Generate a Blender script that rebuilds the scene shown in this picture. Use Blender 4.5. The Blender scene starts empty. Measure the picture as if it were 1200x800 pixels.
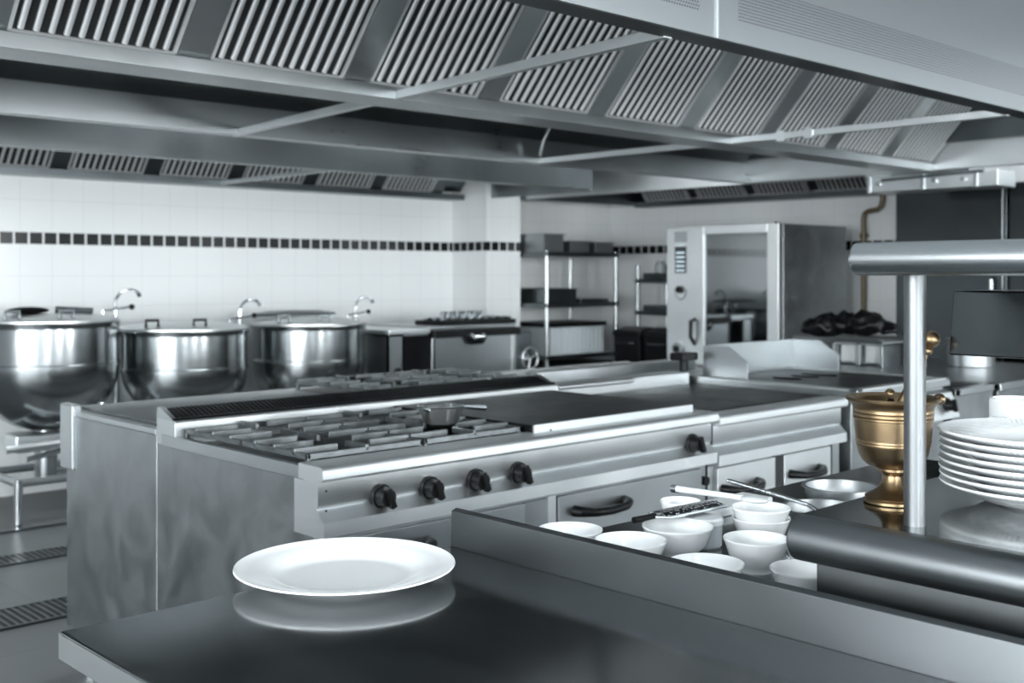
import bpy, bmesh, math, random
from mathutils import Vector, Matrix
C = bpy.context.scene.collection
S = bpy.context.scene
PI = math.pi
random.seed(4)

# ------------------------------------------------------------ camera
cam_d = bpy.data.cameras.new('camera'); cam = bpy.data.objects.new('camera', cam_d); C.objects.link(cam)
cam.location = (0, 0, 1.38); cam.rotation_euler = (PI/2, 0, math.radians(-43.5))
cam_d.sensor_width = 36; cam_d.lens = 36*1318/1200; cam_d.shift_y = -80/1200
cam_d.clip_start = .02; cam_d.clip_end = 60
cam_d.dof.use_dof = True; cam_d.dof.focus_distance = 1.85; cam_d.dof.aperture_fstop = 5.6
S.camera = cam
# ------------------------------------------------------------ world, exposure
W = bpy.data.worlds.new('world'); S.world = W; W.use_nodes = True
W.node_tree.nodes['Background'].inputs[0].default_value = (.55, .62, .66, 1)
W.node_tree.nodes['Background'].inputs[1].default_value = .3
vs = S.view_settings; vs.view_transform = 'Standard'; vs.look = 'None'; vs.gamma = 1; vs.use_curve_mapping = False
vs.exposure = 0.14
# ------------------------------------------------------------ lights
def area(name, loc, target, sx, sy, power, col=(.96, .99, 1), spread=180):
    l = bpy.data.lights.new(name, 'AREA'); l.shape = 'RECTANGLE'; l.size = sx; l.size_y = sy
    l.energy = power; l.color = col; l.spread = math.radians(spread)
    o = bpy.data.objects.new(name, l); C.objects.link(o); o.location = loc
    o.rotation_euler = (Vector(target)-Vector(loc)).to_track_quat('-Z', 'Y').to_euler()
    return o
# three tall windows in the wall behind the camera
WY, WX = -5.0, -5.0
WIN = (-1.2, 2.2, 5.6)
for wx in WIN:
    area('window_light', (wx, WY+.1, 1.65), (wx, 3, 1.6), 1.0, 1.9, 225)
# three windows in the left wall
WINL = (-3.2, -.6, 1.8)
for wy in WINL:
    area('window_light', (WX+.1, wy, 1.65), (3, wy, 1.6), 1.4, 1.9, 190)
# fill light of unseen ceiling lamps, added to brighten the kitchen
ADDED_LAMPS = ((-2.4, -2.6, 50), (.8, -1.3, 38), (1.2, 5.12, 35), (3.6, 5.12, 55), (5.6, 5.12, 40), (7.2, 2.6, 10))
for lx, ly, p in ADDED_LAMPS:
    area('added_lamp_light', (lx, ly, 2.84), (lx, ly, 0), 1.1, .26, p)

# ------------------------------------------------------------ materials
def mat(name, col, metal=0.0, rough=.5, **k):
    m = bpy.data.materials.new(name); m.use_nodes = True
    b = m.node_tree.nodes['Principled BSDF']
    b.inputs['Base Color'].default_value = (*col, 1); b.inputs['Metallic'].default_value = metal
    b.inputs['Roughness'].default_value = rough
    for kk, v in k.items(): b.inputs[kk.replace('_', ' ')].default_value = v
    return m
def nd(m, t, **k):
    n = m.node_tree.nodes.new(t)
    for a, v in k.items(): setattr(n, a, v)
    return n
def lk(m, a, b): m.node_tree.links.new(a, b)
def mth(m, op, a, b=None):
    n = nd(m, 'ShaderNodeMath', operation=op)
    for i, v in enumerate((a, b)):
        if v is None: continue
        if isinstance(v, (int, float)): n.inputs[i].default_value = v
        else: lk(m, v, n.inputs[i])
    return n.outputs[0]
def steel(name, col, rough, stretch=(1, 1, 1), smear=.06, bump=.0, dark=0.0, smscale=3.0):
    """brushed stainless: streaky noise in roughness, soft blotches in tone"""
    m = mat(name, col, 1.0, rough); b = m.node_tree.nodes['Principled BSDF']
    tc = nd(m, 'ShaderNodeTexCoord'); mp = nd(m, 'ShaderNodeMapping'); mp.inputs['Scale'].default_value = stretch
    lk(m, tc.outputs['Object'], mp.inputs[0])
    n1 = nd(m, 'ShaderNodeTexNoise'); n1.inputs['Scale'].default_value = 40; n1.inputs['Detail'].default_value = 3
    lk(m, mp.outputs[0], n1.inputs['Vector'])
    n2 = nd(m, 'ShaderNodeTexNoise'); n2.inputs['Scale'].default_value = smscale; n2.inputs['Detail'].default_value = 5
    n2.inputs['Distortion'].default_value = 1.2
    lk(m, tc.outputs['Object'], n2.inputs['Vector'])
    a = mth(m, 'MULTIPLY', mth(m, 'SUBTRACT', n1.outputs['Fac'], .5), smear*.4)
    c = mth(m, 'MULTIPLY', mth(m, 'SUBTRACT', n2.outputs['Fac'], .5), smear*2)
    lk(m, mth(m, 'ADD', mth(m, 'ADD', a, c), rough), b.inputs['Roughness'])
    mx = nd(m, 'ShaderNodeMix', data_type='RGBA')
    mx.inputs[6].default_value = (*[x*(1-dark) for x in col], 1); mx.inputs[7].default_value = (*col, 1)
    r = nd(m, 'ShaderNodeMapRange'); r.inputs[1].default_value = .25; r.inputs[2].default_value = .75
    lk(m, n2.outputs['Fac'], r.inputs[0]); lk(m, r.outputs[0], mx.inputs[0]); lk(m, mx.outputs[2], b.inputs['Base Color'])
    if bump:
        bp = nd(m, 'ShaderNodeBump'); bp.inputs['Strength'].default_value = bump; bp.inputs['Distance'].default_value = .002
        lk(m, n1.outputs['Fac'], bp.inputs['Height']); lk(m, bp.outputs[0], b.inputs['Normal'])
    return m
ST = (.44, .468, .48)
M = {}
M['steel'] = steel('stainless_steel', ST, .30, (.05, 1, 1), .05, 0, .12)
M['steel_bright'] = steel('bright_stainless', (.72, .75, .76), .36, (.04, 1, 1), .05, 0, .08)
M['baffle'] = steel('baffle_steel', (.90, .92, .93), .30, (1, 1, 1), .03, 0, .03)
M['baffle'].node_tree.nodes['Principled BSDF'].inputs['Metallic'].default_value = .6
M['steel_side'] = steel('worn_side_steel', (.36, .385, .395), .38, (1, 1, .3), .16, 0, .30, 6)
M['steel_table'] = steel('worktop_steel', (.31, .33, .34), .12, (.05, 1, 1), .06, 0, .2, 5)
M['steel_dark'] = steel('dark_steel', (.16, .18, .19), .33, (.04, 1, 1), .05, 0, .2)
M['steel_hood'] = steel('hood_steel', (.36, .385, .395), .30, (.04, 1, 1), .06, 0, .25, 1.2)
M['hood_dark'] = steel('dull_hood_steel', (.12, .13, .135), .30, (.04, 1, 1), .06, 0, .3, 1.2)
M['kettle'] = steel('kettle_steel', (.36, .385, .395), .20, (.2, .2, 3), .06, 0, .15, 4)
M['shelf_steel'] = steel('pass_steel', (.165, .178, .185), .36, (1, .03, 1), .05, 0, .1)
M['polished'] = steel('polished_shelf_steel', (.24, .26, .27), .10, (1, .05, 1), .04, 0, .1)
M['pan'] = steel('spun_aluminium', (.88, .90, .91), .30, (1, 1, 1), .04, 0, .05)
M['edge'] = steel('rolled_edge_steel', (.58, .61, .62), .50, (.04, 1, 1), .04, 0, .05)
M['dull'] = steel('dull_pot_steel', (.34, .36, .37), .42, (1, 1, 1), .05, 0, .1)
M['tube'] = steel('shelf_tube', (.15, .16, .165), .40, (1, 1, .1), .03, 0, .05)
M['post'] = steel('satin_tube', (.40, .425, .435), .25, (1, 1, .1), .03, 0, .05)
M['solid_top'] = steel('matt_solid_top', (.26, .28, .29), .5, (1, 1, 1), .1, 0, .3, 4)
M['chrome'] = mat('chrome', (.75, .79, .81), 1, .12)
M['black'] = mat('black_plastic', (.004, .0045, .005), 0, .35, Specular_IOR_Level=.2)
M['cabinet_dark'] = steel('dark_cabinet_steel', (.075, .083, .087), .17, (1, 1, .1), .05, 0, .3, 1.5)
M['void_black'] = mat('dark_void', (.006, .007, .008), 0, .6)  # near-black, mostly painted shade in gaps and recesses; also small black parts
M['iron'] = steel('cast_iron', (.23, .25, .258), .45, (1, 1, 1), .1, .3, .5, 12)
M['iron_dark'] = steel('black_iron', (.022, .025, .027), .45, (1, 1, 1), .1, .2, .3, 9)
M['ceramic'] = mat('white_porcelain', (.87, .89, .895), 0, .16, Coat_Weight=.3)
M['tub'] = mat('translucent_plastic', (.45, .50, .52), 0, .35)
M['white_plastic'] = mat('white_plastic', (.75, .78, .79), 0, .35)
M['brass'] = steel('old_brass', (.25, .18, .105), .35, (.2, .2, 3), .08, .03, .35, 14)
M['pipe'] = mat('brown_painted_pipe', (.13, .10, .055), .3, .4)
M['griddle'] = steel('griddle_plate', (.045, .05, .053), .38, (1, 1, 1), .12, .03, .3, 5)
M['plastic_grey'] = mat('grey_panel', (.18, .20, .21), 0, .4)
M['lamp'] = mat('added_lamp_diffuser', (1, 1, 1), 0, .5, Emission_Color=(.93, .98, 1, 1), Emission_Strength=6)  # glowing face of the added ceiling lamps
M['pane'] = mat('daylight_pane', (.8, .85, .9), 0, .2, Emission_Color=(.9, .96, 1, 1), Emission_Strength=6)
M['paint'] = mat('ceiling_paint', (.55, .58, .60), 0, .7)
M['display'] = mat('display', (.01, .015, .02), 0, .15)
M['segment'] = mat('display_line', (.5, .6, .65), 0, .3, Emission_Color=(.6, .75, .8, 1), Emission_Strength=.08)
# oven glass: dark mirror like pane
M['glass'] = mat('oven_glass', (.55, .60, .62), 0, .03, Transmission_Weight=1.0, IOR=1.5)
M['glass2'] = mat('oven_glass_coated', (.13, .14, .145), 1, .04)

def tiles(name, axis):
    m = mat(name, (.8, .8, .8), 0, .16, Specular_IOR_Level=.3); b = m.node_tree.nodes['Principled BSDF']
    tc = nd(m, 'ShaderNodeTexCoord'); sp = nd(m, 'ShaderNodeSeparateXYZ'); lk(m, tc.outputs['Object'], sp.inputs[0])
    h = sp.outputs[axis]; z = sp.outputs[2]
    above = mth(m, 'GREATER_THAN', z, 1.60)
    z2 = mth(m, 'SUBTRACT', mth(m, 'SUBTRACT', z, .04+.008), mth(m, 'MULTIPLY', above, .08-.0))
    def grout(v, period, w):
        f = mth(m, 'FRACT', mth(m, 'DIVIDE', mth(m, 'ADD', v, 20), period))
        return mth(m, 'LESS_THAN', f, w/period)
    g = mth(m, 'MAXIMUM', grout(h, .2, .003), grout(mth(m, 'ADD', z2, .088), .2, .003))
    inb = mth(m, 'MULTIPLY', mth(m, 'GREATER_THAN', z, 1.558), mth(m, 'LESS_THAN', z, 1.642))
    ins = mth(m, 'MULTIPLY', mth(m, 'GREATER_THAN', z, 1.563), mth(m, 'LESS_THAN', z, 1.637))
    sq = mth(m, 'MULTIPLY', ins, mth(m, 'SUBTRACT', 1.0, grout(h, .0906, .012)))
    cg = nd(m, 'ShaderNodeMix', data_type='RGBA'); cg.inputs[6].default_value = (.76, .785, .793, 1); cg.inputs[7].default_value = (.62, .65, .66, 1)
    notb = mth(m, 'SUBTRACT', 1.0, inb)
    gg = mth(m, 'MULTIPLY', g, notb); lk(m, gg, cg.inputs[0])
    cb = nd(m, 'ShaderNodeMix', data_type='RGBA'); lk(m, cg.outputs[2], cb.inputs[6]); cb.inputs[7].default_value = (.008, .009, .010, 1)
    lk(m, sq, cb.inputs[0]); lk(m, cb.outputs[2], b.inputs['Base Color'])
    bp = nd(m, 'ShaderNodeBump'); bp.inputs['Strength'].default_value = .4; bp.inputs['Distance'].default_value = .002; bp.invert = True
    lk(m, g, bp.inputs['Height']); lk(m, bp.outputs[0], b.inputs['Normal'])
    return m
M['tile_x'] = tiles('white_tiles_x', 0); M['tile_y'] = tiles('white_tiles_y', 1)

def floor_mat():
    m = mat('floor_tiles', (.2, .22, .23), 0, .42); b = m.node_tree.nodes['Principled BSDF']
    tc = nd(m, 'ShaderNodeTexCoord')
    n = nd(m, 'ShaderNodeTexNoise'); n.inputs['Scale'].default_value = 3; n.inputs['Detail'].default_value = 8
    lk(m, tc.outputs['Object'], n.inputs['Vector'])
    br = nd(m, 'ShaderNodeTexBrick'); br.offset = 0; br.inputs['Scale'].default_value = 1
    br.inputs['Brick Width'].default_value = .6; br.inputs['Row Height'].default_value = .6; br.inputs['Mortar Size'].default_value = .004
    br.inputs['Color1'].default_value = (.065, .072, .076, 1); br.inputs['Color2'].default_value = (.075, .083, .087, 1); br.inputs['Mortar'].default_value = (.045, .05, .055, 1)
    lk(m, tc.outputs['Object'], br.inputs['Vector'])
    mx = nd(m, 'ShaderNodeMix', data_type='RGBA', blend_type='MULTIPLY'); mx.inputs[0].default_value = .5
    lk(m, br.outputs['Color'], mx.inputs[6]); lk(m, n.outputs['Color'], mx.inputs[7]); lk(m, br.outputs[0], mx.inputs[6])
    r = nd(m, 'ShaderNodeMapRange'); r.inputs[3].default_value = .75; r.inputs[4].default_value = 1.2; lk(m, n.outputs['Fac'], r.inputs[0])
    vm = nd(m, 'ShaderNodeVectorMath', operation='SCALE'); lk(m, br.outputs['Color'], vm.inputs[0]); lk(m, r.outputs[0], vm.inputs['Scale'])
    lk(m, vm.outputs[0], b.inputs['Base Color'])
    return m
M['floor'] = floor_mat()

def dots_mat(name, base, col_dot, axis, pitch, r, zr=None, gap=None, metal=1, rough=.32, vert=2):
    """sheet steel with punched dots inside the rows zr"""
    m = mat(name, base, metal, rough); b = m.node_tree.nodes['Principled BSDF']
    tc = nd(m, 'ShaderNodeTexCoord'); sp = nd(m, 'ShaderNodeSeparateXYZ'); lk(m, tc.outputs['Object'], sp.inputs[0])
    h, z = sp.outputs[axis], sp.outputs[vert]
    row = mth(m, 'DIVIDE', mth(m, 'ADD', z, 20), pitch*.866)
    off = mth(m, 'MULTIPLY', mth(m, 'MODULO', mth(m, 'FLOOR', row), 2), .5)
    fx = mth(m, 'SUBTRACT', mth(m, 'FRACT', mth(m, 'ADD', mth(m, 'DIVIDE', mth(m, 'ADD', h, 20), pitch), off)), .5)
    fz = mth(m, 'MULTIPLY', mth(m, 'SUBTRACT', mth(m, 'FRACT', row), .5), .866)
    dd = mth(m, 'ADD', mth(m, 'MULTIPLY', fx, fx), mth(m, 'MULTIPLY', fz, fz))
    k = mth(m, 'LESS_THAN', dd, (r/pitch)**2)
    if zr: k = mth(m, 'MULTIPLY', k, mth(m, 'MULTIPLY', mth(m, 'GREATER_THAN', z, zr[0]), mth(m, 'LESS_THAN', z, zr[1])))
    if gap: k = mth(m, 'MULTIPLY', k, mth(m, 'MAXIMUM', mth(m, 'LESS_THAN', h, gap[0]), mth(m, 'GREATER_THAN', h, gap[1])))
    mx = nd(m, 'ShaderNodeMix', data_type='RGBA'); mx.inputs[6].default_value = (*base, 1); mx.inputs[7].default_value = (*col_dot, 1)
    lk(m, k, mx.inputs[0]); lk(m, mx.outputs[2], b.inputs['Base Color'])
    return m
M['hood_face'] = dots_mat('hood_face_steel', (.33, .35, .36), (.03, .035, .04), 0, .0105, .0026, (-.842, -.735), (-.44, -.27))
M['perf_dark'] = dots_mat('perforated_lip', (.16, .18, .19), (.02, .02, .02), 0, .008, .0026, vert=1)

# ------------------------------------------------------------ mesh building
class MB:
    def __init__(s): s.bm = bmesh.new()
    def face(s, vs):
        try: return s.bm.faces.new(vs)
        except ValueError: return None
    def box(s, x0, y0, z0, x1, y1, z1):
        v = [s.bm.verts.new(p) for p in ((x0,y0,z0),(x1,y0,z0),(x1,y1,z0),(x0,y1,z0),(x0,y0,z1),(x1,y0,z1),(x1,y1,z1),(x0,y1,z1))]
        for f in ((0,3,2,1),(4,5,6,7),(0,1,5,4),(1,2,6,5),(2,3,7,6),(3,0,4,7)): s.face([v[i] for i in f])
        return s
    def prism(s, pts, a, b, fn):
        """closed outline pts (p, q) pushed from a to b; fn(t, p, q) -> xyz"""
        n = len(pts)
        A = [s.bm.verts.new(fn(a, p, q)) for p, q in pts]; B = [s.bm.verts.new(fn(b, p, q)) for p, q in pts]
        s.face(A); s.face(B[::-1])
        for i in range(n): s.face([A[i], B[i], B[(i+1) % n], A[(i+1) % n]])
        return s
    def lathe(s, prof, c=(0,0,0), n=40, sx=1, sy=1):
        rings = []
        for r, z in prof:
            if r < 1e-6: rings.append([s.bm.verts.new((c[0], c[1], c[2]+z))])
            else: rings.append([s.bm.verts.new((c[0]+sx*r*math.cos(2*PI*i/n), c[1]+sy*r*math.sin(2*PI*i/n), c[2]+z)) for i in range(n)])
        for a, b in zip(rings, rings[1:]):
            if len(a) == 1 and len(b) == 1: continue
            for i in range(n):
                j = (i+1) % n
                if len(a) == 1: s.face([a[0], b[i], b[j]])
                elif len(b) == 1: s.face([a[i], a[j], b[0]])
                else: s.face([a[i], a[j], b[j], b[i]])
        return s
    def tube(s, pts, r, n=10, caps=True):
        pts = [Vector(p) for p in pts]; rs = r if isinstance(r, (list, tuple)) else [r]*len(pts)
        prev = None; rings = []
        for i, p in enumerate(pts):
            d = (pts[min(i+1, len(pts)-1)] - pts[max(i-1, 0)]).normalized()
            if prev is None:
                up = Vector((0,0,1)) if abs(d.z) < .9 else Vector((1,0,0)); u = d.cross(up).normalized()
            else: u = (prev - d*prev.dot(d)).normalized()
            prev = u; w = d.cross(u)
            rings.append([s.bm.verts.new(p + (u*math.cos(2*PI*k/n) + w*math.sin(2*PI*k/n))*rs[i]) for k in range(n)])
        for a, b in zip(rings, rings[1:]):
            for k in range(n): s.face([a[k], a[(k+1) % n], b[(k+1) % n], b[k]])
        if caps: s.face(rings[0][::-1]); s.face(rings[-1])
        return s
    def ball(s, c, r, sx=1, sy=1, sz=1, n=16):
        m = n//2
        return s.lathe([(r*math.sin(PI*i/m), -r*sz*math.cos(PI*i/m)) if 0 < i < m else (0, -r*sz*math.cos(PI*i/m)) for i in range(m+1)], c, n, sx, sy)
    def bar(s, p0, p1, w, h):
        p0, p1 = Vector(p0), Vector(p1); d = (p1-p0).normalized()
        up = Vector((0,0,1)) if abs(d.z) < .95 else Vector((1,0,0))
        u = d.cross(up).normalized()*w/2; v = u.cross(d).normalized()*h/2
        A = [s.bm.verts.new(p0+a) for a in (-u-v, u-v, u+v, -u+v)]; B = [s.bm.verts.new(p1+a) for a in (-u-v, u-v, u+v, -u+v)]
        s.face(A); s.face(B[::-1])
        for i in range(4): s.face([A[i], B[i], B[(i+1) % 4], A[(i+1) % 4]])
        return s
    def build(s, name, m, parent=None, bevel=0, seg=2, smooth=True, ang=.6):
        bmesh.ops.recalc_face_normals(s.bm, faces=s.bm.faces)
        off = Vector((0,0,0)); q = parent
        while q is not None: off += q.location; q = q.parent
        me = bpy.data.meshes.new(name)
        if parent is None and getattr(s, 'org', None) is not None: off = Vector(s.org)
        bmesh.ops.translate(s.bm, verts=s.bm.verts, vec=-off)
        s.bm.to_mesh(me); s.bm.free()
        if smooth:
            me.polygons.foreach_set('use_smooth', [True]*len(me.polygons)); me.set_sharp_from_angle(angle=ang)
        me.materials.append(m if not isinstance(m, str) else M[m])
        o = bpy.data.objects.new(name, me); C.objects.link(o)
        if parent is not None: o.parent = parent
        elif getattr(s, 'org', None) is not None: o.location = s.org
        if bevel:
            b = o.modifiers.new('bevel', 'BEVEL'); b.width = bevel; b.segments = seg; b.limit_method = 'ANGLE'; b.angle_limit = math.radians(35); b.harden_normals = True
        return o
def tag(o, label, cat, group=None):
    o['label'] = label; o['category'] = cat
    if group: o['group'] = group
    return o
def thing(name, label, cat, loc=(0,0,0), group=None):
    o = bpy.data.objects.new(name, None); C.objects.link(o); o.location = loc; o.empty_display_size = .1
    return tag(o, label, cat, group)
def struct(name, mb, m, bevel=0):
    o = mb.build(name, m, None, bevel); o['kind'] = 'structure'; return o
def dup(root, loc, rotz=0, label=None, group=None):
    r = root.copy(); C.objects.link(r); r.location = loc; r.rotation_euler = (0, 0, rotz)
    if label: r['label'] = label
    if group: r['group'] = group
    for ch in list(root.children):
        c = ch.copy(); C.objects.link(c); c.parent = r
        for g in list(ch.children):
            d = g.copy(); C.objects.link(d); d.parent = c
    return r
FX = lambda t, p, q: (t, p, q)      # profile in (y, z), pushed along x
FY = lambda t, p, q: (p, t, q)      # profile in (x, z), pushed along y

# ============================================================ THE ROOM
struct('floor', MB().box(-5, -5, -.1, 8.15, 7.2, 0), 'floor')
struct('ceiling', MB().box(-5, -5, 2.9, 8.15, 7.2, 3.0), 'paint')
struct('wall_back', MB().box(-5, 7.2, 0, 8.15, 7.35, 2.9), 'tile_x')
struct('wall_right', MB().box(8.15, -5, 0, 8.3, 7.35, 2.9), 'tile_y')
pl = struct('wall_pillar', MB().box(6.14, 6.77, 0, 6.52, 7.2, 2.9), 'tile_x', 0)
pl.data.materials.append(M['tile_y'])
for f in pl.data.polygons: f.material_index = 1 if abs(f.normal.x) > .5 else 0
# walls behind the camera, pierced by the windows
b = MB(); xs = [WX-.15]+[v for w in WIN for v in (w-.6, w+.6)]+[8.3]
for i in range(0, len(xs), 2): b.box(xs[i], WY-.15, 0, xs[i+1], WY, 2.9)
for w in WIN: b.box(w-.6, WY-.15, 0, w+.6, WY, .7); b.box(w-.6, WY-.15, 2.6, w+.6, WY, 2.9)
struct('wall_front', b, 'tile_x')
b = MB(); ys = [WY]+[v for w in WINL for v in (w-.7, w+.7)]+[7.2]
for i in range(0, len(ys), 2): b.box(WX-.15, ys[i], 0, WX, ys[i+1], 2.9)
for w in WINL: b.box(WX-.15, w-.7, 0, WX, w+.7, .7); b.box(WX-.15, w-.7, 2.6, WX, w+.7, 2.9)
struct('wall_left', b, 'tile_y')
k = 0
for w in WIN:
    k += 1; f = MB(); y0, y1 = WY-.1, WY-.04
    for (a, b_) in ((w-.6, w-.55), (w+.55, w+.6), (w-.02, w+.02)): f.box(a, y0, .7, b_, y1, 2.6)
    f.box(w-.6, y0, .7, w+.6, y1, .76); f.box(w-.6, y0, 2.54, w+.6, y1, 2.6)
    o = struct('window_%d' % k, f, 'white_plastic'); MB().box(w-.6, y0-.03, .7, w+.6, y0-.01, 2.6).build('window_pane', 'pane', o)
for w in WINL:
    k += 1; f = MB(); x0, x1 = WX-.1, WX-.04
    for (a, b_) in ((w-.7, w-.65), (w+.65, w+.7), (w-.02, w+.02)): f.box(x0, a, .7, x1, b_, 2.6)
    f.box(x0, w-.7, .7, x1, w+.7, .76); f.box(x0, w-.7, 2.54, x1, w+.7, 2.6)
    o = struct('window_%d' % k, f, 'white_plastic'); MB().box(x0-.03, w-.7, .7, x0-.01, w+.7, 2.6).build('window_pane', 'pane', o)
for lx, ly, p in ADDED_LAMPS:  # bodies of the added fill lamps, out of view
    t = thing('added_ceiling_light', 'long rectangular ceiling lamp added out of view to light the kitchen', 'lamp', (lx, ly, 2.9), 'added ceiling lamps out of view')
    MB().box(lx-.6, ly-.17, 2.86, lx+.6, ly+.17, 2.9).build('housing', 'white_plastic', t)
    MB().box(lx-.56, ly-.14, 2.852, lx+.56, ly+.14, 2.861).build('diffuser', 'lamp', t)
# floor drains: slotted grates along the aisle
for (y0, y1, lab) in ((4.50, 4.77, 'dark slotted floor drain grate nearest the cooking range'), (5.48, 5.66, 'dark slotted floor drain grate nearest the boiling kettles')):
    t = thing('floor_drain', lab, 'drain', (3.2, (y0+y1)/2, 0))
    MB().box(.0, y0, .0005, 6.4, y1, .004).build('channel', 'void_black', t)
    g = MB(); g.box(0, y0, .002, 6.4, y0+.015, .010); g.box(0, y1-.015, .002, 6.4, y1, .010)
    x = .0
    while x < 6.39: g.box(x, y0, .003, x+.012, y1, .009); x += .03
    g.build('grate', 'steel_dark', t)
tag(MB().box(-.5, 6.17, .0, 7.0, 6.21, .012).build('floor_strip', 'steel_dark'), 'thin dark metal floor strip in front of the kettles', 'floor strip')

# ============================================================ EXTRACTION HOODS
def filter_mesh(w=.50, L=.55, n=11):
    """baffle filter in its own frame: x across, foot at origin, rising towards -y"""
    sl = math.atan(1.15); du = Vector((0, -math.cos(sl), math.sin(sl))); dn = Vector((0, -math.sin(sl), -math.cos(sl)))
    def P(x, a, h): v = du*a + dn*h; return (x, v.y, v.z)
    m = MB(); pitch = (w-.03)/n
    for i in range(n):
        xc = -w/2+.015+pitch*(i+.5); hw = pitch*.21
        arc = [(xc-hw*math.cos(PI*k/8), .0+.008*math.sin(PI*k/8)**.9) for k in range(9)]
        arc = [(xc-hw, -.003)]+arc+[(xc+hw, -.003)]
        m.prism(arc, .022, L-.02, lambda t, p, q: P(p, t, q))
    for (x0, x1) in ((-w/2, -w/2+.012), (w/2-.012, w/2)): m.prism([(x0, -.02), (x1, -.02), (x1, .006), (x0, .006)], 0, L, lambda t, p, q: P(p, t, q))
    for (a0, a1) in ((0, .016), (L-.016, L)): m.prism([(a0, -.02), (a1, -.02), (a1, .006), (a0, .006)], -w/2, w/2, lambda t, p, q: P(t, p, q))
    return m
def back_mesh(w=.50, L=.55):
    sl = math.atan(1.15); du = Vector((0, -math.cos(sl), math.sin(sl))); dn = Vector((0, -math.sin(sl), -math.cos(sl)))
    def P(x, a, h): v = du*a + dn*h; return (x, v.y, v.z)
    return MB().prism([(0, -.016), (L, -.016), (L, -.0025), (0, -.0025)], -w/2, w/2, lambda t, p, q: P(t, p, q))
fproto = {'mesh': None}
def put_filters(root, spots, rot=0):
    for (x, y, z) in spots:
        if fproto['mesh'] is None:
            f = filter_mesh().build('baffle_filter', 'baffle'); g = back_mesh().build('filter_back', 'void_black', f)  # black backing paints in the shade between the baffles
            fproto['mesh'] = f; fproto['back'] = g
        else:
            f = fproto['mesh'].copy(); C.objects.link(f); g = fproto['back'].copy(); C.objects.link(g); g.parent = f
        f.parent = root; f.location = Vector((x, y, z))-root.location; f.rotation_euler = (0, 0, rot)
def slope_plate(mb, a, b, F, p0, q0, s, L=.56, th=.01, lift=-.024):
    """plain sloping plate behind / between filters; s=-1 rises to smaller p"""
    sl = math.atan(1.15); c, d = math.cos(sl), math.sin(sl)
    n = (-s*0+ (d if s > 0 else -d), -c)
    pts = [(p0+n[0]*h+s*c*t, q0+n[1]*h+d*t) for t, h in ((0, lift), (L, lift), (L, lift+th), (0, lift+th))]
    mb.prism(pts, a, b, F)

# ---- island hood over the range
H1 = thing('island_hood', 'huge stainless steel extraction hood over the cooking range, bright baffle filters and perforated front face', 'extractor hood', (2.8, 3.2, 2.9))
X0, X1 = -1.6, 6.55
MB().prism([(1.78, 2.0), (1.792, 2.0), (1.792, 2.62), (1.86, 2.86), (1.84, 2.9), (1.78, 2.62)], X0, 2.431, FX).build('front_skirt', M['hood_face'], H1)
MB().prism([(1.78, 2.0), (1.792, 2.0), (1.792, 2.62), (1.86, 2.86), (1.84, 2.9), (1.78, 2.62)], 2.435, X1, FX).build('front_skirt', M['hood_face'], H1)
MB().box(2.430, 1.776, 2.0, 2.436, 1.7795, 2.62).build('seam_strip', 'steel_bright', H1)
MB().prism([(1.792, 2.0), (1.87, 2.0), (1.87, 2.045), (1.862, 2.045), (1.862, 2.008), (1.792, 2.008)], X0, X1, FX).build('perforated_lip', 'perf_dark', H1)
b = MB(); b.prism([(1.86, 2.86), (1.9, 2.9), (2.95, 2.55), (2.80, 2.44), (2.78, 2.46), (2.72, 2.6)], X0, X1, FX); b.build('inner_roof', 'steel_hood', H1)
g = MB(); g.prism([(3.17, 1.995), (3.35, 1.995), (3.35, 2.04), (3.342, 2.04), (3.342, 2.003), (3.178, 2.003), (3.178, 2.04), (3.17, 2.04)], X0, X1-.01, FX)
g.build('grease_gutter', 'steel', H1, .002)
# plain sheets between the filters, and the rear slope
g = MB()
slope_plate(g, X0, X1-.02, FX, 3.2, 2.04, -1, .60, .006, -.04)
for k in range(-5, 8):
    xa = 1.6175+.613*k
    slope_plate(g, xa+.002, xa+.109, FX, 3.2, 2.04, -1, .60, .02, -.012)
g.build('filter_rail', 'steel_bright', H1)
slope = MB(); slope_plate(slope, X0, X1-.02, FX, 3.33, 2.04, 1, .62, .01, -.02); slope.build('rear_filter_plate', 'steel_hood', H1)
put_filters(H1, [(1.6175+.613*k+.3615, 3.2, 2.04) for k in range(-5, 8)])
r = MB(); r.prism([(4.57, 2.0), (4.57, 2.62), (4.50, 2.9), (4.48, 2.9), (4.558, 2.62), (4.558, 2.155), (4.30, 2.28), (3.9, 2.6), (3.89, 2.59), (4.29, 2.27), (4.55, 2.14), (4.55, 2.05), (4.49, 2.05), (4.49, 2.0)], X0, X1, FX)
r.build('rear_skirt', 'steel_hood', H1)
e = MB(); e.box(6.538, 1.78, 2.0, 6.55, 4.57, 2.75); e.box(6.47, 1.87, 2.0, 6.538, 4.49, 2.008); e.build('end_skirt', 'steel_bright', H1)
e = MB(); e.box(6.50, 1.88, 2.16, 6.52, 4.5, 2.60); e.build('end_panel', 'steel_dark', H1)
MB().box(-1.6, 1.86, 2.86, 6.5, 4.49, 2.9).build('roof_panel', 'steel_hood', H1)
for (p0, p1) in (((2.33, 1.86, 2.012), (2.59, 4.55, 2.012)), ((4.455, 1.86, 2.012), (4.485, 4.55, 2.012))):
    MB().bar(p0, p1, .03, .03).build('brace', 'steel_bright', H1, .002)
for (x, y) in ((4.485, 4.50),):
    MB().tube([(x, y, 2.03), (x-.02, y-.05, 2.12), (x+.02, y-.06, 2.2)], .008).build('hanger', 'steel_bright', H1)
for (x, y) in ((4.47, 2.9), (4.46, 2.75)): MB().box(x-.02, y-.02, 1.985, x+.02, y+.02, 2.035).build('brace_clip', 'steel_bright', H1)

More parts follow.
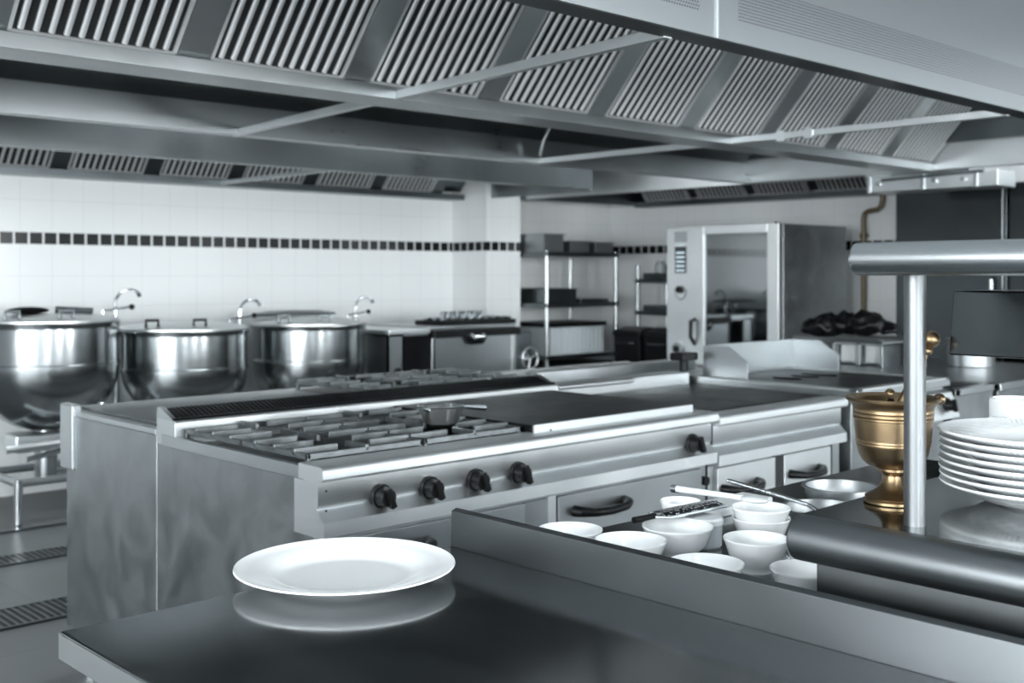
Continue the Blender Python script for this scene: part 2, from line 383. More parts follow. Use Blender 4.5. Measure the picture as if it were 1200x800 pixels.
# ---- wall hood over the kettles
H2 = thing('wall_hood', 'long stainless extraction hood over the boiling kettles along the back wall', 'extractor hood', (2.6, 6.4, 2.9))
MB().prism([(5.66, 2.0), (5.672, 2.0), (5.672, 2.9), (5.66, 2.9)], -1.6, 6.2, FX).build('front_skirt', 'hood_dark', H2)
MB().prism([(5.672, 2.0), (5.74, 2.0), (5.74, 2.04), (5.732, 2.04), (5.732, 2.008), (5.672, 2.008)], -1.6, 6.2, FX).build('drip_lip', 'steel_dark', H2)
MB().prism([(7.03, 1.985), (7.2, 1.985), (7.2, 2.04), (7.192, 2.04), (7.192, 1.993), (7.038, 1.993), (7.038, 2.03), (7.03, 2.03)], -1.6, 6.13, FX).build('grease_gutter', 'steel_dark', H2)
g = MB(); slope_plate(g, -1.6, 6.13, FX, 7.06, 2.03, -1, .95, .006, -.04)
for k in range(-5, 8):
    xa = 1.50+.613*k; slope_plate(g, xa+.002, xa+.109, FX, 7.06, 2.03, -1, .60, .02, -.012)
g.build('filter_rail', 'steel_dark', H2)
put_filters(H2, [(1.50+.613*k+.3615, 7.06, 2.03) for k in range(-4, 7)])
MB().box(6.188, 5.672, 1.99, 6.2, 6.765, 2.9).build('end_skirt', 'steel_hood', H2)
MB().bar((3.91, 5.70, 2.012), (3.90, 7.15, 2.005), .025, .025).build('brace', 'steel_bright', H2)
MB().tube([(3.91, 5.72, 2.02), (3.91, 5.70, 2.2)], .008).build('hanger', 'steel_bright', H2)
# ---- hood over the oven
H3 = thing('oven_hood', 'smaller stainless extraction hood above the glass-door oven and shelving', 'extractor hood', (7.3, 5.2, 2.9))
MB().prism([(6.56, 2.0), (6.572, 2.0), (6.572, 2.9), (6.56, 2.9)], 3.7, 6.765, FY).build('front_skirt', 'steel_bright', H3)
MB().prism([(6.572, 2.0), (6.66, 2.0), (6.66, 2.04), (6.652, 2.04), (6.652, 2.008), (6.572, 2.008)], 3.7, 6.765, FY).build('drip_lip', 'steel_dark', H3)
MB().prism([(7.98, 1.985), (8.15, 1.985), (8.15, 2.04), (8.142, 2.04), (8.142, 1.993), (7.988, 1.993), (7.988, 2.03), (7.98, 2.03)], 3.7, 6.765, FY).build('grease_gutter', 'steel_dark', H3)
g = MB(); slope_plate(g, 3.7, 6.765, FY, 8.01, 2.03, -1, .95, .006, -.04); g.build('filter_rail', 'steel_dark', H3)
put_filters(H3, [(8.01, 3.99+.6*k, 2.03) for k in range(5)], -PI/2)
MB().box(6.572, 3.7, 2.0, 8.15, 3.712, 2.9).build('end_skirt', 'steel_hood', H3)
MB().box(6.572, 6.753, 2.0, 8.15, 6.765, 2.9).build('end_skirt', 'steel_dark', H3)
# duct box above the cold cabinets
D = thing('duct_box', 'bright galvanised duct box with bolted flanges hanging above the dark tall cabinets', 'duct', (7.3, 3.5, 2.9))
MB().box(6.60, 2.82, 1.895, 6.85, 3.66, 1.990).build('duct', 'steel_bright', D, .004)
MB().box(6.62, 3.0, 1.99, 6.83, 3.5, 2.9).build('duct_riser', 'steel', D)
for y in (3.64, 3.28, 2.95): MB().box(6.585, y-.012, 1.89, 6.61, y+.012, 1.996).build('flange', 'steel', D, .002)
for y in (3.57, 3.20, 3.02): MB().tube([(6.605, y, 1.945), (6.575, y, 1.945)], .015).build('bolt', 'chrome', D)
MB().bar((6.59, 3.55, 1.965), (6.59, 2.90, 1.985), .018, .018).build('conduit', 'steel_dark', D)

# ============================================================ PREP TABLE IN FRONT
T = thing('prep_table', 'dark polished stainless worktop table in the foreground carrying one white plate', 'table', (.94, .5, 0))
TX0, TX1, TY0, TY1 = .598, 1.285, -1.2, 1.512
MB().box(TX0, TY0, .862, TX1, TY1, .90).build('tabletop', 'steel_table', T, .003)
MB().box(TX0-.0015, TY0, .864, TX0-.0002, TY1-.001, .8975).build('edge_strip', 'steel_bright', T)
MB().prism([(TX1, .9), (TX1+.002, .962), (TX1+.014, .966), (TX1+.014, .86), (TX1, .86)], TY0, TY1, FY).build('splashback', 'shelf_steel', T, .0015)
for (x, y) in ((TX0+.05, TY1-.06), (TX1-.06, TY1-.06), (TX0+.05, TY0+.1), (TX1-.06, TY0+.1)): MB().box(x-.02, y-.02, 0, x+.02, y+.02, .862).build('leg', 'steel', T, .003)
MB().box(TX0+.03, TY0+.08, .28, TX1-.04, TY1-.04, .31).build('undershelf', 'steel', T, .003)
dr = MB().box(TX0+.012, .75, .70, TX0+.5, 1.38, .855).build('drawer', 'steel', T, .003)
MB().tube([(TX0+.012, 1.25, .82), (TX0-.02, 1.24, .825), (TX0-.02, .90, .825), (TX0+.012, .89, .82)], .008).build('handle', 'chrome', dr)

def plate_prof(r, h, t=.004, well=.62):
    return [(0, .003), (r*well*.55, .003), (r*well*.56, 0), (r*well*.60, 0), (r*well*.63, .004), (r*well, .007), (r*.72, h*.52), (r*.86, h*.74), (r*.985, h*.93), (r, h), (r*.995, h+.002), (r*.975, h+.0012), (r*.955, h-.0005), (r*.86, h*.72+t), (r*.73, h*.54+t), (r*.70, h*.44+t), (r*well, .005+t), (r*well-.008, .007), (r*well-.02, .0062), (0, .0058)]
d = 1.765; t = (405-600)/1318
PX, PY = d*(.688+.725*t), d*(.725-.688*t)
b = MB(); b.lathe(plate_prof(.172, .024), (PX, PY, .9), 96); b.org = (PX, PY, .9)
tag(b.build('dinner_plate', 'ceramic', ang=1.2), 'large empty white porcelain plate lying alone on the foreground worktop', 'plate')

# ============================================================ SERVING COUNTER
SC = thing('serving_counter', 'stainless serving counter with recessed worktop, raised rounded pass shelf, steel post and overshelf', 'counter', (2.0, .2, 0))
MB().box(1.30, -1.2, .84, 2.95, 1.515, .87).build('worktop', 'steel_table', SC, .003)
MB().box(1.34, -1.15, .10, 2.92, 1.48, .84).build('cabinet_body', 'steel', SC, .003)
for (x, y) in ((1.4, 1.4), (2.85, 1.4), (1.4, -1.1), (2.85, -1.1)): MB().box(x-.03, y-.03, 0, x+.03, y+.03, .10).build('foot', 'steel_dark', SC)
def nose(xo, xb, z0, z1, th):
    zc, r = (z0+z1)/2, (z1-z0)/2
    pts = [(xo+r+-r*math.cos(a), zc-r*math.sin(a)) for a in [PI/2*-1+PI*k/14 for k in range(15)]]
    return pts + [(xo+r+.001, z0), (xo+r+.001, z1-th), (xb, z1-th), (xb, z1)]
def nose_part(xo, xb, z0, z1, th, y0, y1):
    zc, r = (z0+z1)/2, (z1-z0)/2
    up = [(xo+r-r*math.sin(PI*k/14), zc+r*math.cos(PI*k/14)) for k in range(15)]      # from top round the front to the bottom
    pts = [(xb, z1)] + up + [(xo+r+.012, z0), (xo+r+.012, z1-th), (xb, z1-th)]
    return MB().prism(pts, y0, y1, FY)
nose_part(1.316, 2.02, .988, 1.05, .02, -1.2, .85).build('pass_shelf', 'shelf_steel', SC, .004)
MB().box(1.352, -1.2, 1.0495, 2.018, .846, 1.0504).build('shelf_top', 'polished', SC)
MB().box(1.375, -1.18, .87, 1.97, .838, 1.03).build('shelf_riser', 'shelf_steel', SC, .002)
nose_part(1.31, 1.74, 1.377, 1.420, .02, -1.2, .755).build('overshelf', 'post', SC, .006, 3)
for y in (.7055, -.45): MB().tube([(1.397, y, 1.05), (1.397, y, 1.40)], .0140, 24).build('post', 'tube', SC)
for y in (.62, -.45): MB().tube([(1.69, y-.9*0-.3, 1.05), (1.69, y-.3, 1.40)], .0140, 16).build('post', 'tube', SC)
MB().prism([(1.575, 1.262), (1.59, 1.355), (1.735, 1.355), (1.735, 1.262)], -.9, .745, FY).build('lamp_housing', 'cabinet_dark', SC, .003)
for y in (.6, -.2): MB().box(1.64, y-.02, 1.355, 1.68, y+.02, 1.40).build('housing_bracket', 'steel_dark', SC)

# mortar and pestle
mx, my = 1.512, .8015
MT = thing('mortar', 'brass footed mortar with flared lip standing on the raised pass shelf beside the steel post', 'mortar', (mx, my-.005, 1.05))
q = .001237
prof = [(0, 0), (31, 0), (33, 1), (33, 4), (31, 6), (32, 8), (29, 10), (22, 14), (16, 20), (12.5, 27), (12, 34), (14, 38), (18, 40), (18, 43), (21, 44), (29, 47), (35, 53), (39, 61), (41, 71), (41.8, 73), (41.8, 75), (41.5, 76), (42.4, 77), (42.4, 79), (42, 80), (43.5, 95), (44, 104), (44.9, 105), (44.9, 107), (44.2, 108), (45, 109), (45, 112), (44.4, 113), (45.2, 114), (45.2, 116), (45, 117), (46, 121), (50, 126), (53, 128), (53.5, 130), (52.5, 132), (49, 131), (45, 127), (41, 118), (39.5, 95), (37, 70), (28, 55), (12, 49), (0, 48)]
MB().lathe([(r*q, z*q*.93) for r, z in prof], (mx, my-.005, 1.0506), 64).build('bowl', 'brass', MT, ang=.5)
for s in (1, -1):
    ux, uy = (.72, -.69) if s == 1 else (.85, .52)
    b = MB(); c = (mx+ux*.060, my-.005+uy*.060, 1.05+.144)
    b.tube([(mx+ux*.052, my-.005+uy*.052, 1.05+.140), c], .005, 12); b.ball((mx+ux*.067, my-.005+uy*.067, 1.05+.149), .0085)
    b.build('ear_knob', 'brass', MT)
PS = thing('pestle', 'brass pestle with ball finial leaning inside the brass mortar', 'pestle', (1.497, .808, 1.118))
p0, p1 = Vector((1.497, .808, 1.125)), Vector((1.553, .757, 1.290)); dv = (p1-p0)
MB().tube([p0+dv*s_ for s_ in (0, .04, .15, .2, .45, .62, .70, .72, .76, .80, .83, .85)], [.008, .015, .015, .009, .007, .0065, .007, .010, .010, .006, .006, .006], 16).build('shaft', 'brass', PS)
MB().ball(p0+dv*.97, .0125).build('finial', 'brass', PS); MB().ball(p0+dv*.87, .0095, sz=.8).build('finial_ring', 'brass', PS)

# stack of plates on the pass shelf
sx_, sy_ = 1.652, .640
names = ['lowest of the eight white plates stacked on the pass shelf', 'second plate from the bottom of the white stack on the pass shelf', 'third plate from the bottom of the white stack on the pass shelf', 'fourth plate from the bottom of the white stack on the pass shelf', 'fifth plate from the bottom of the white stack on the pass shelf', 'sixth plate from the bottom of the white stack on the pass shelf', 'second plate from the top of the white stack on the pass shelf', 'topmost white plate with beaded rim on the stack on the pass shelf']
def beaded():
    m = mat('beaded_porcelain', (.78, .81, .82), 0, .18, Coat_Weight=.3); b = m.node_tree.nodes['Principled BSDF']
    tc = nd(m, 'ShaderNodeTexCoord'); sp = nd(m, 'ShaderNodeSeparateXYZ'); lk(m, tc.outputs['Object'], sp.inputs[0])
    ang = mth(m, 'ARCTAN2', sp.outputs[0], sp.outputs[1]); r = mth(m, 'SQRT', mth(m, 'ADD', mth(m, 'MULTIPLY', sp.outputs[0], sp.outputs[0]), mth(m, 'MULTIPLY', sp.outputs[1], sp.outputs[1])))
    a = mth(m, 'SINE', mth(m, 'MULTIPLY', ang, 110)); ring = mth(m, 'MULTIPLY', mth(m, 'GREATER_THAN', r, .124), mth(m, 'LESS_THAN', r, .137))
    w2 = mth(m, 'MULTIPLY', mth(m, 'SINE', mth(m, 'MULTIPLY', ang, 24)), mth(m, 'SINE', mth(m, 'MULTIPLY', r, 420)))
    r2 = mth(m, 'MULTIPLY', mth(m, 'GREATER_THAN', r, .095), mth(m, 'LESS_THAN', r, .121))
    hgt = mth(m, 'ADD', mth(m, 'MULTIPLY', a, ring), mth(m, 'MULTIPLY', mth(m, 'MULTIPLY', w2, r2), .5))
    bp = nd(m, 'ShaderNodeBump'); bp.inputs['Strength'].default_value = .45; bp.inputs['Distance'].default_value = .0012
    lk(m, hgt, bp.inputs['Height']); lk(m, bp.outputs[0], b.inputs['Normal'])
    return m
M['beaded'] = beaded()
b = MB(); b.lathe(plate_prof(.141, .030, .004, .62), (0, 0, 0), 96); pp = b.build('stacked_plate', 'beaded', ang=1.2)
for k_ in range(8):
    o = pp if k_ == 0 else pp.copy()
    if k_: C.objects.link(o)
    o.location = (sx_+random.uniform(-.0015, .0015), sy_+random.uniform(-.0015, .0015), 1.0508+k_*.0105)
    tag(o, names[k_], 'plate', 'white plates stacked on the pass shelf')
jar = thing('white_container', 'plain white upright container behind the stacked plates on the pass shelf', 'container', (1.90, .80, 1.05))
MB().lathe([(0, 0), (.044, 0), (.046, .003), (.046, .118), (.044, .122), (.040, .122), (.040, .01), (0, .01)], (1.895, .775, 1.0506), 40).build('body', 'ceramic', jar)
MB().lathe([(0, .104), (.052, .104), (.052, .1), (.0462, .1)], (1.895, .775, 1.05), 40).build('collar', 'ceramic', jar) if False else None
MB().box(1.832, .77, 1.13, 1.852, .80, 1.145).build('side_tab', 'ceramic', jar, .003)

# ---- bowls in the recessed worktop
WZ = .8702
def bowl_prof(r, h):
    return [(0, .004), (r*.42, .004), (r*.43, 0), (r*.50, 0), (r*.50, .005), (r*.62, .012), (r*.82, h*.45), (r*.93, h*.8), (r*.985, h-.003), (r, h-.001), (r*.99, h+.001), (r*.955, h-.001), (r*.90, h*.8), (r*.78, h*.45), (r*.55, .014), (r*.3, .009), (0, .008)]
G = 'white bowls on the recessed worktop'
def bowl(x, y, r, h, lab, z=WZ, group=G, m='ceramic'):
    b = MB(); b.lathe(bowl_prof(r, h), (x, y, z), 56); b.org = (x, y, z)
    return tag(b.build('bowl', m, ang=1.1), lab, 'bowl', group)
bowl(1.451, 1.379, .058, .055, 'white bowl at the far left end of the worktop row, mostly behind the upstand')
bowl(1.468, 1.253, .062, .055, 'white bowl partly hidden by the upstand, second from the left')
bowl(1.611, 1.264, .0645, .055, 'wide white bowl in front of the grater, fully visible body')
bowl(1.447, 1.079, .060, .052, 'white bowl with only its rim showing above the upstand, centre')
bowl(1.630, 1.110, .056, .056, 'white footed bowl standing just left of the rounded pass shelf end')
bowl(1.800, 1.215, .055, .050, 'lower white bowl of the stacked pair behind the footed bowl')
bowl(1.800, 1.215, .055, .050, 'upper white bowl of the stacked pair behind the footed bowl', WZ+.019)
bowl(1.648, .995, .056, .055, 'shaded white bowl half hidden behind the end of the pass shelf')
bowl(1.530, .952, .054, .052, 'shaded bowl nearest the upstand, cut off by the pass shelf riser')
cup = bowl(1.765, 1.378, .040, .062, 'small white cup under the white-handled spoon at the far worktop edge', group=None)
tb = thing('plastic_tub', 'small translucent tub with white lid between the bowls under the grater', 'tub', (1.706, 1.277, WZ))
MB().lathe([(0, 0), (.030, 0), (.033, .004), (.034, .044), (0, .044)], (1.706, 1.277, WZ), 32).build('body', 'tub', tb)
MB().lathe([(0, .056), (.033, .056), (.036, .053), (.036, .044), (0, .044)], (1.706, 1.277, WZ), 32).build('lid', 'white_plastic', tb)
# grater: perforated curved blade in a frame
def grater_mat():
    m = mat('grater_blade', (.06, .065, .07), .8, .25); b = m.node_tree.nodes['Principled BSDF']
    tc = nd(m, 'ShaderNodeTexCoord'); v = nd(m, 'ShaderNodeTexVoronoi'); v.inputs['Scale'].default_value = 150; v.inputs['Randomness'].default_value = .5
    lk(m, tc.outputs['Object'], v.inputs['Vector']); k = mth(m, 'LESS_THAN', v.outputs['Distance'], .42)
    mx_ = nd(m, 'ShaderNodeMix', data_type='RGBA'); mx_.inputs[6].default_value = (.02, .022, .025, 1); mx_.inputs[7].default_value = (.85, .88, .9, 1)
    lk(m, k, mx_.inputs[0]); lk(m, mx_.outputs[2], b.inputs['Base Color']); return m
M['grater'] = grater_mat()
g0, g1 = Vector((1.575, 1.318, .934)), Vector((1.775, 1.300, .936))
gd = (g1-g0).normalized(); gs = Vector((-gd.y, gd.x, 0)).normalized()
gt = thing('grater', 'flat steel hand grater with speckled blade lying across the white bowls', 'grater', g0)
b = MB(); n_ = 8
for k_ in range(n_):
    a0, a1 = -1+2*k_/n_, -1+2*(k_+1)/n_
    pts = [g0+gd*.045+gs*.024*a0+Vector((0,0,.008*(1-a0*a0))), g0+gd*.045+gs*.024*a1+Vector((0,0,.008*(1-a1*a1)))]
    q0, q1 = pts; q2, q3 = q1+gd*.155, q0+gd*.155; dn = Vector((0,0,-.0015))
    v = [b.bm.verts.new(p) for p in (q0,q1,q2,q3,q0+dn,q1+dn,q2+dn,q3+dn)]
    for f in ((0,1,2,3),(7,6,5,4),(0,4,5,1),(2,6,7,3),(1,5,6,2),(3,7,4,0)): b.face([v[i] for i in f])
b.build('blade', 'grater', gt)
b = MB()
for s_ in (-1, 1): b.tube([g0+gd*.03+gs*.006*s_, g0+gd*.045+gs*.025*s_, g1+gs*.025*s_], .003, 8)
b.tube([g1-gs*.025, g1+gs*.025], .003, 8); b.build('frame', 'chrome', gt)
b = MB(); b.tube([g0-gd*.02+Vector((0,0,.001)), g0+gd*.035+Vector((0,0,.001))], [.006, .005], 10); b.build('handle', 'black', gt)
# white-handled spoon
sp_ = thing('spoon', 'long white-handled spoon with steel end ferrule lying over the cup and the stacked bowls', 'spoon', (1.795, 1.33, .94))
h0, h1 = Vector((1.800, 1.412, .946)), Vector((1.790, 1.250, .953))
b = MB(); b.tube([h0, h1], [.0065, .0055], 12); b.build('handle', 'white_plastic', sp_)
b = MB(); b.tube([h0-(h1-h0).normalized()*.014, h0], .0085, 14); b.build('ferrule', 'chrome', sp_)
b = MB(); b.ball(h1+(h1-h0).normalized()*.03+Vector((0,0,.0)), .026, 0.8, 1.1, .25); b.build('spoon_head', 'white_plastic', sp_)
b = MB().box(1.93, 1.40, WZ, 2.12, 1.48, WZ+.018); b.org = (2.0, 1.44, WZ)
tag(b.build('lid', 'white_plastic', None, .003), 'flat white plastic lid lying on the worktop behind the bowls', 'lid')
# round steel pans sunk beyond the bowls
def spun(x, y, r, h, lab):
    t_ = thing('steel_bowl', lab, 'bowl', (x, y, WZ), 'round steel bowls beside the pass shelf')
    MB().lathe([(0, .0), (r*.7, 0), (r*.85, .006), (r*.96, h*.6), (r*.97, h), (r*1.06, h), (r*1.06, h+.002), (r*.95, h+.002), (r*.93, h*.6), (r*.82, .010), (0, .004)], (x, y, WZ), 56).build('body', 'dull', t_, ang=.9)
    return t_
spun(2.207, 1.285, .078, .045, 'shallow round steel bowl behind the brass mortar, the farther one')
spun(1.985, 1.190, .080, .045, 'shallow round steel bowl with a ladle handle resting in it')
ld = thing('ladle', 'polished steel ladle resting in the nearer steel bowl', 'ladle', (1.96, 1.21, .90))
b = MB(); pts = [(1.99, 1.165, .886), (1.962, 1.215, .921), (1.93, 1.29, .940), (1.902, 1.365, .957)]
for a_, c_ in zip(pts, pts[1:]): b.bar(a_, c_, .016, .006)
b.build('handle', 'chrome', ld, .0015)
b = MB(); b.lathe([(0, 0), (.02, .003), (.030, .014), (.032, .022), (.030, .022), (.018, .006), (0, .003)], (2.005, 1.155, .8745), 24); b.build('cup', 'chrome', ld)

# ============================================================ COOKING RANGE (front row, first module)
FYF = 2.33
def front_profile(zt, zb):
    dz = zt-.90
    return [(2.47, .862+dz), (2.362, .862+dz), (2.362, .800+dz), (2.368, .790+dz), (2.346, .768+dz), (2.336, .760+dz), (2.336, .724+dz), (2.36, .720+dz), (2.47, .720+dz)]
def bullnose(x0, x1, zt):
    p = [(2.44, zt), (2.352, zt)] + [(2.346-.016*math.sin(a), zt-.016+.016*math.cos(a)) for a in [PI/2*k/5 for k in range(6)]] + [(2.330, zt-.030), (2.335, zt-.037), (2.348, zt-.038), (2.44, zt-.038)]
    return MB().prism(p, x0, x1, FX)
def knob(x, y, z, parent):
    k = MB(); k.tube([(x, y, z), (x, y-.012, z)], [.034, .032], 28); k.tube([(x, y-.010, z), (x, y-.040, z)], [.027, .023], 20)
    k.build('knob_base', 'black', parent) if False else None
    o = k.build('knob', 'black', parent, .002)
    g = MB().bar((x+.010, y-.044, z-.026), (x-.010, y-.044, z+.026), .018, .016); g.build('grip', 'black', o, .002)
    return o
def handle(x0, x1, y, z, parent):
    h = MB(); xm = (x0+x1)/2; w = x1-x0
    h.tube([(x0, y, z+.004), (x0+.005, y-.025, z+.004), (x0+w*.18, y-.048, z), (xm, y-.054, z-.002), (x1-w*.18, y-.048, z), (x1-.005, y-.025, z+.004), (x1, y, z+.004)], [.018, .016, .013, .013, .013, .016, .018], 12)
    return h.build('handle', 'black', parent)
R = thing('cooking_range', 'stainless gas range with four open burners, griddle plate and row of black knobs', 'stove', (2.39, 2.8, 0))
b = MB().box(1.58, 2.385, .15, 3.195, 3.240, .862); b.build('body', 'steel_side', R, .003)
MB().box(1.573, 2.42, .858, 1.590, 3.20, .893).build('side_rim', 'steel', R, .002); MB().box(3.185, 2.42, .858, 3.2, 3.12, .893).build('side_rim', 'steel', R, .002)
MB().box(1.59, 2.43, .862, 2.372, 3.12, .868).build('burner_tray', 'iron_dark', R)
bullnose(1.569, 3.2, .90).build('front_edge', 'edge', R, 0)
MB().prism(front_profile(.90, 0), 1.576, 3.198, FX).build('control_panel', 'steel_bright', R)
for z in (.835, .785): MB().tube([(1.60, 2.363, z), (1.60, 2.3605, z)], .003, 8).build('screw', 'void_black', R)
for x in (1.768, 1.931, 2.098, 2.262, 3.086): knob(x, 2.362, .80, R)
for (x0, x1, z1, hx) in ((1.645, 2.30, .705, (1.71, 1.93)), (2.44, 3.15, .705, (2.51, 2.74))):
    d_ = MB().box(x0, 2.366, .20, x1, 2.386, z1).build('oven_door', 'steel', R, .003); handle(hx[0], hx[1], 2.367, .648, d_)
MB().box(2.305, 2.372, .20, 2.40, 2.386, .705).build('filler_panel', 'steel_side', R)
MB().box(2.40, 2.370, .20, 2.432, 2.388, .712).build('upright', 'steel_bright', R)
MB().box(1.585, 2.366, .16, 1.640, 2.386, .718).build('upright', 'steel', R, .002)
MB().tube([(3.172, 2.384, .66), (3.172, 2.36, .66)], .016, 14).build('door_catch', 'black', R)
for (x, y) in ((1.65, 2.5), (3.1, 2.5), (1.65, 3.1), (3.1, 3.1)): MB().tube([(x, y, 0), (x, y, .15)], .025, 16).build('leg', 'chrome', R)
for (cx, cy) in ((1.79, 2.61), (2.17, 2.61), (1.79, 2.94), (2.17, 2.94)):
    MB().lathe([(0, .016), (.030, .016), (.034, .013), (.034, .006), (.050, .004), (.052, 0), (0, 0)], (cx, cy, .868), 28).build('burner', 'iron_dark', R)
def grate(x0, x1, y0, y1, zt, parent):
    g = MB(); w = .011; hb = .020; z0 = zt-hb
    for (a, b_, c, d_) in ((x0, y0, x1, y0+w), (x0, y1-w, x1, y1), (x0, y0, x0+w, y1), (x1-w, y0, x1, y1), (x0, (y0+y1)/2-w/2, x1, (y0+y1)/2+w/2)):
        g.box(a, b_, z0-.004, c, d_, zt-.008)
    xm = (x0+x1)/2; L = (x1-x0)
    for half in (0, 1):
        ya = y0 if half == 0 else (y0+y1)/2; yb = (y0+y1)/2 if half == 0 else y1
        for j, f in enumerate((.2, .5, .8)):
            y = ya+(yb-ya)*f; l = L*(.36 if j != 1 else .33)
            for (s0, s1) in ((x0, x0+l), (x1-l, x1)):
                g.box(s0, y-w/2, z0+.001, s1, y+w/2, zt)
        for f in (.5,):
            x = xm; l = (yb-ya)*.30
            g.box(x-w/2, ya, z0+.001, x+w/2, ya+l, zt-.001); g.box(x-w/2, yb-l, z0+.001, x+w/2, yb, zt-.001)
    for (x, y) in ((x0+.006, y0+.006), (x1-.006, y0+.006), (x0+.006, y1-.006), (x1-.006, y1-.006)): g.box(x-.006, y-.006, z0-.035, x+.006, y+.006, z0)
    return g.build('grate', 'iron', parent, .002)
grate(1.600, 1.978, 2.446, 3.105, .925, R); grate(1.985, 2.362, 2.446, 3.105, .925, R)
b = MB().box(2.378, 2.415, .87, 3.150, 3.10, .922); b.build('griddle_plate', 'griddle', R, .002)
MB().box(2.376, 2.404, .872, 3.150, 2.414, .924).build('griddle_lip', 'edge', R, .002)
MB().box(2.44, 2.401, .893, 2.446, 2.405, .905).build('griddle_slot', 'void_black', R)
# flue with slotted cover
MB().prism([(3.115, .862), (3.115, .934), (3.122, .940), (3.235, .940), (3.235, .862)], 1.575, 3.2, FX).build('flue_upstand', 'edge', R, .002)
MB().prism([(3.128, .940), (3.205, .964), (3.228, .964), (3.235, .940)], 1.60, 3.18, FX).build('flue_vent', 'void_black', R)  # black core paints in the shade between the slats
g = MB(); x = 1.60
while x < 3.18: g.prism([(3.124, .941), (3.203, .968), (3.230, .968), (3.236, .941)], x, x+.007, FX); x += .0165
g.prism([(3.12, .940), (3.124, .946), (3.134, .947), (3.132, .940)], 1.575, 3.2, FX)
g.build('vent_slats', 'iron_dark', R)
for xx in (1.575, 3.185): MB().prism([(3.118, .938), (3.205, .973), (3.232, .973), (3.238, .938)], xx, xx+.015, FX).build('vent_end', 'steel', R, .002)
# saucepan on the back right burner
pn = thing('saucepan', 'small shiny aluminium saucepan standing on the burner beside the griddle', 'saucepan', (2.19, 2.63, .9252))
px_, py_, pz_ = 2.19, 2.62, .9252
MB().lathe([(0, 0), (.046, 0), (.052, .003), (.058, .02), (.068, .050), (.072, .052), (.073, .054), (.070, .055), (.064, .050), (.054, .02), (.046, .005), (0, .004)], (px_, py_, pz_), 48).build('body', 'pan', pn)
MB().tube([(px_+.066, py_+.005, pz_+.042), (px_+.10, py_+.008, pz_+.042), (px_+.19, py_+.012, pz_+.030)], [.008, .006, .009], 10).build('handle', 'chrome', pn)
MB().tube([(px_-.064, py_-.02, pz_+.046), (px_-.082, py_-.02, pz_+.052), (px_-.082, py_+.01, pz_+.052), (px_-.066, py_+.012, pz_+.046)], .004, 8).build('ear', 'chrome', pn)

# ---- second module: flat cooktop
R2 = thing('flat_cooktop', 'plain stainless range module with flat dark cooktop right of the griddle', 'stove', (3.63, 2.8, 0))
b = MB().box(3.21, 2.385, .15, 4.05, 3.235, .845); b.build('body', 'steel_side', R2, .003)
MB().box(3.205, 2.42, .845, 4.06, 3.12, .885).build('cooktop', 'griddle', R2, .002)
bullnose(3.204, 4.06, .885).build('front_edge', 'edge', R2)
MB().prism(front_profile(.885, 0), 3.207, 4.058, FX).build('control_panel', 'steel_bright', R2)
for (x0, x1, hx) in ((3.24, 3.60, (3.27, 3.48)), (3.66, 3.99, (3.70, 3.90))):
    d_ = MB().box(x0, 2.366, .20, x1, 2.386, .695).build('door', 'steel_bright', R2, .003); handle(hx[0], hx[1], 2.367, .615, d_)
MB().box(3.605, 2.370, .2, 3.655, 2.388, .70).build('upright', 'void_black', R2)
MB().box(4.0, 2.366, .16, 4.05, 2.388, .70).build('upright', 'steel', R2)
for (x, y) in ((3.3, 2.5), (3.98, 2.5), (3.3, 3.1), (3.98, 3.1)): MB().tube([(x, y, 0), (x, y, .15)], .025, 16).build('leg', 'chrome', R2)
b = MB().box(3.205, 3.12, .845, 4.06, 3.235, .935); b.build('flue_upstand', 'steel_bright', R2, .004)
MB().tube([(3.21, 3.112, .925), (3.66, 3.112, .925)], .010, 12).build('rail', 'steel_bright', R2)

# ---- rear row, back to back
R3 = thing('rear_range', 'rear half of the cooking island with matt solid top and open burners', 'stove', (2.4, 3.6, 0))
b = MB().box(1.58, 3.245, .15, 4.60, 3.93, .885); b.build('body', 'steel_side', R3, .003)
MB().box(1.575, 3.243, .885, 4.60, 3.94, .905).build('worktop', 'steel', R3, .003)
MB().box(1.62, 3.27, .905, 2.46, 3.90, .914).build('solid_top', 'solid_top', R3, .002)
MB().box(1.565, 3.85, .70, 1.60, 3.955, .925).build('corner_post', 'steel', R3, .006)
MB().box(1.60, 3.93, .885, 4.6, 3.96, .909).build('front_edge', 'steel_side', R3, .004)
MB().box(2.48, 3.27, .905, 3.30, 3.90, .908).build('burner_tray', 'iron_dark', R3)
grate(2.49, 2.88, 3.28, 3.89, .958, R3); grate(2.89, 3.28, 3.28, 3.89, .958, R3)
b = MB().box(3.40, 3.42, .905, 4.50, 3.50, .955); b.build('rear_upstand', 'steel_bright', R3, .004)
for (x, y) in ((1.64, 3.86), (4.5, 3.86), (1.64, 3.32), (4.5, 3.32)): MB().tube([(x, y, 0), (x, y, .15)], .027, 16).build('leg', 'chrome', R3)

tp = thing('pot_filler_tap', 'dark upright swivel tap between the flat cooktop and the splash-guarded griddle', 'tap', (4.083, 3.18, .93))
MB().tube([(4.085, 3.17, .935), (4.085, 3.17, .985)], .020, 16).build('column', 'iron_dark', tp)
MB().box(4.03, 3.13, .985, 4.14, 3.21, 1.02).build('head', 'black', tp, .006)

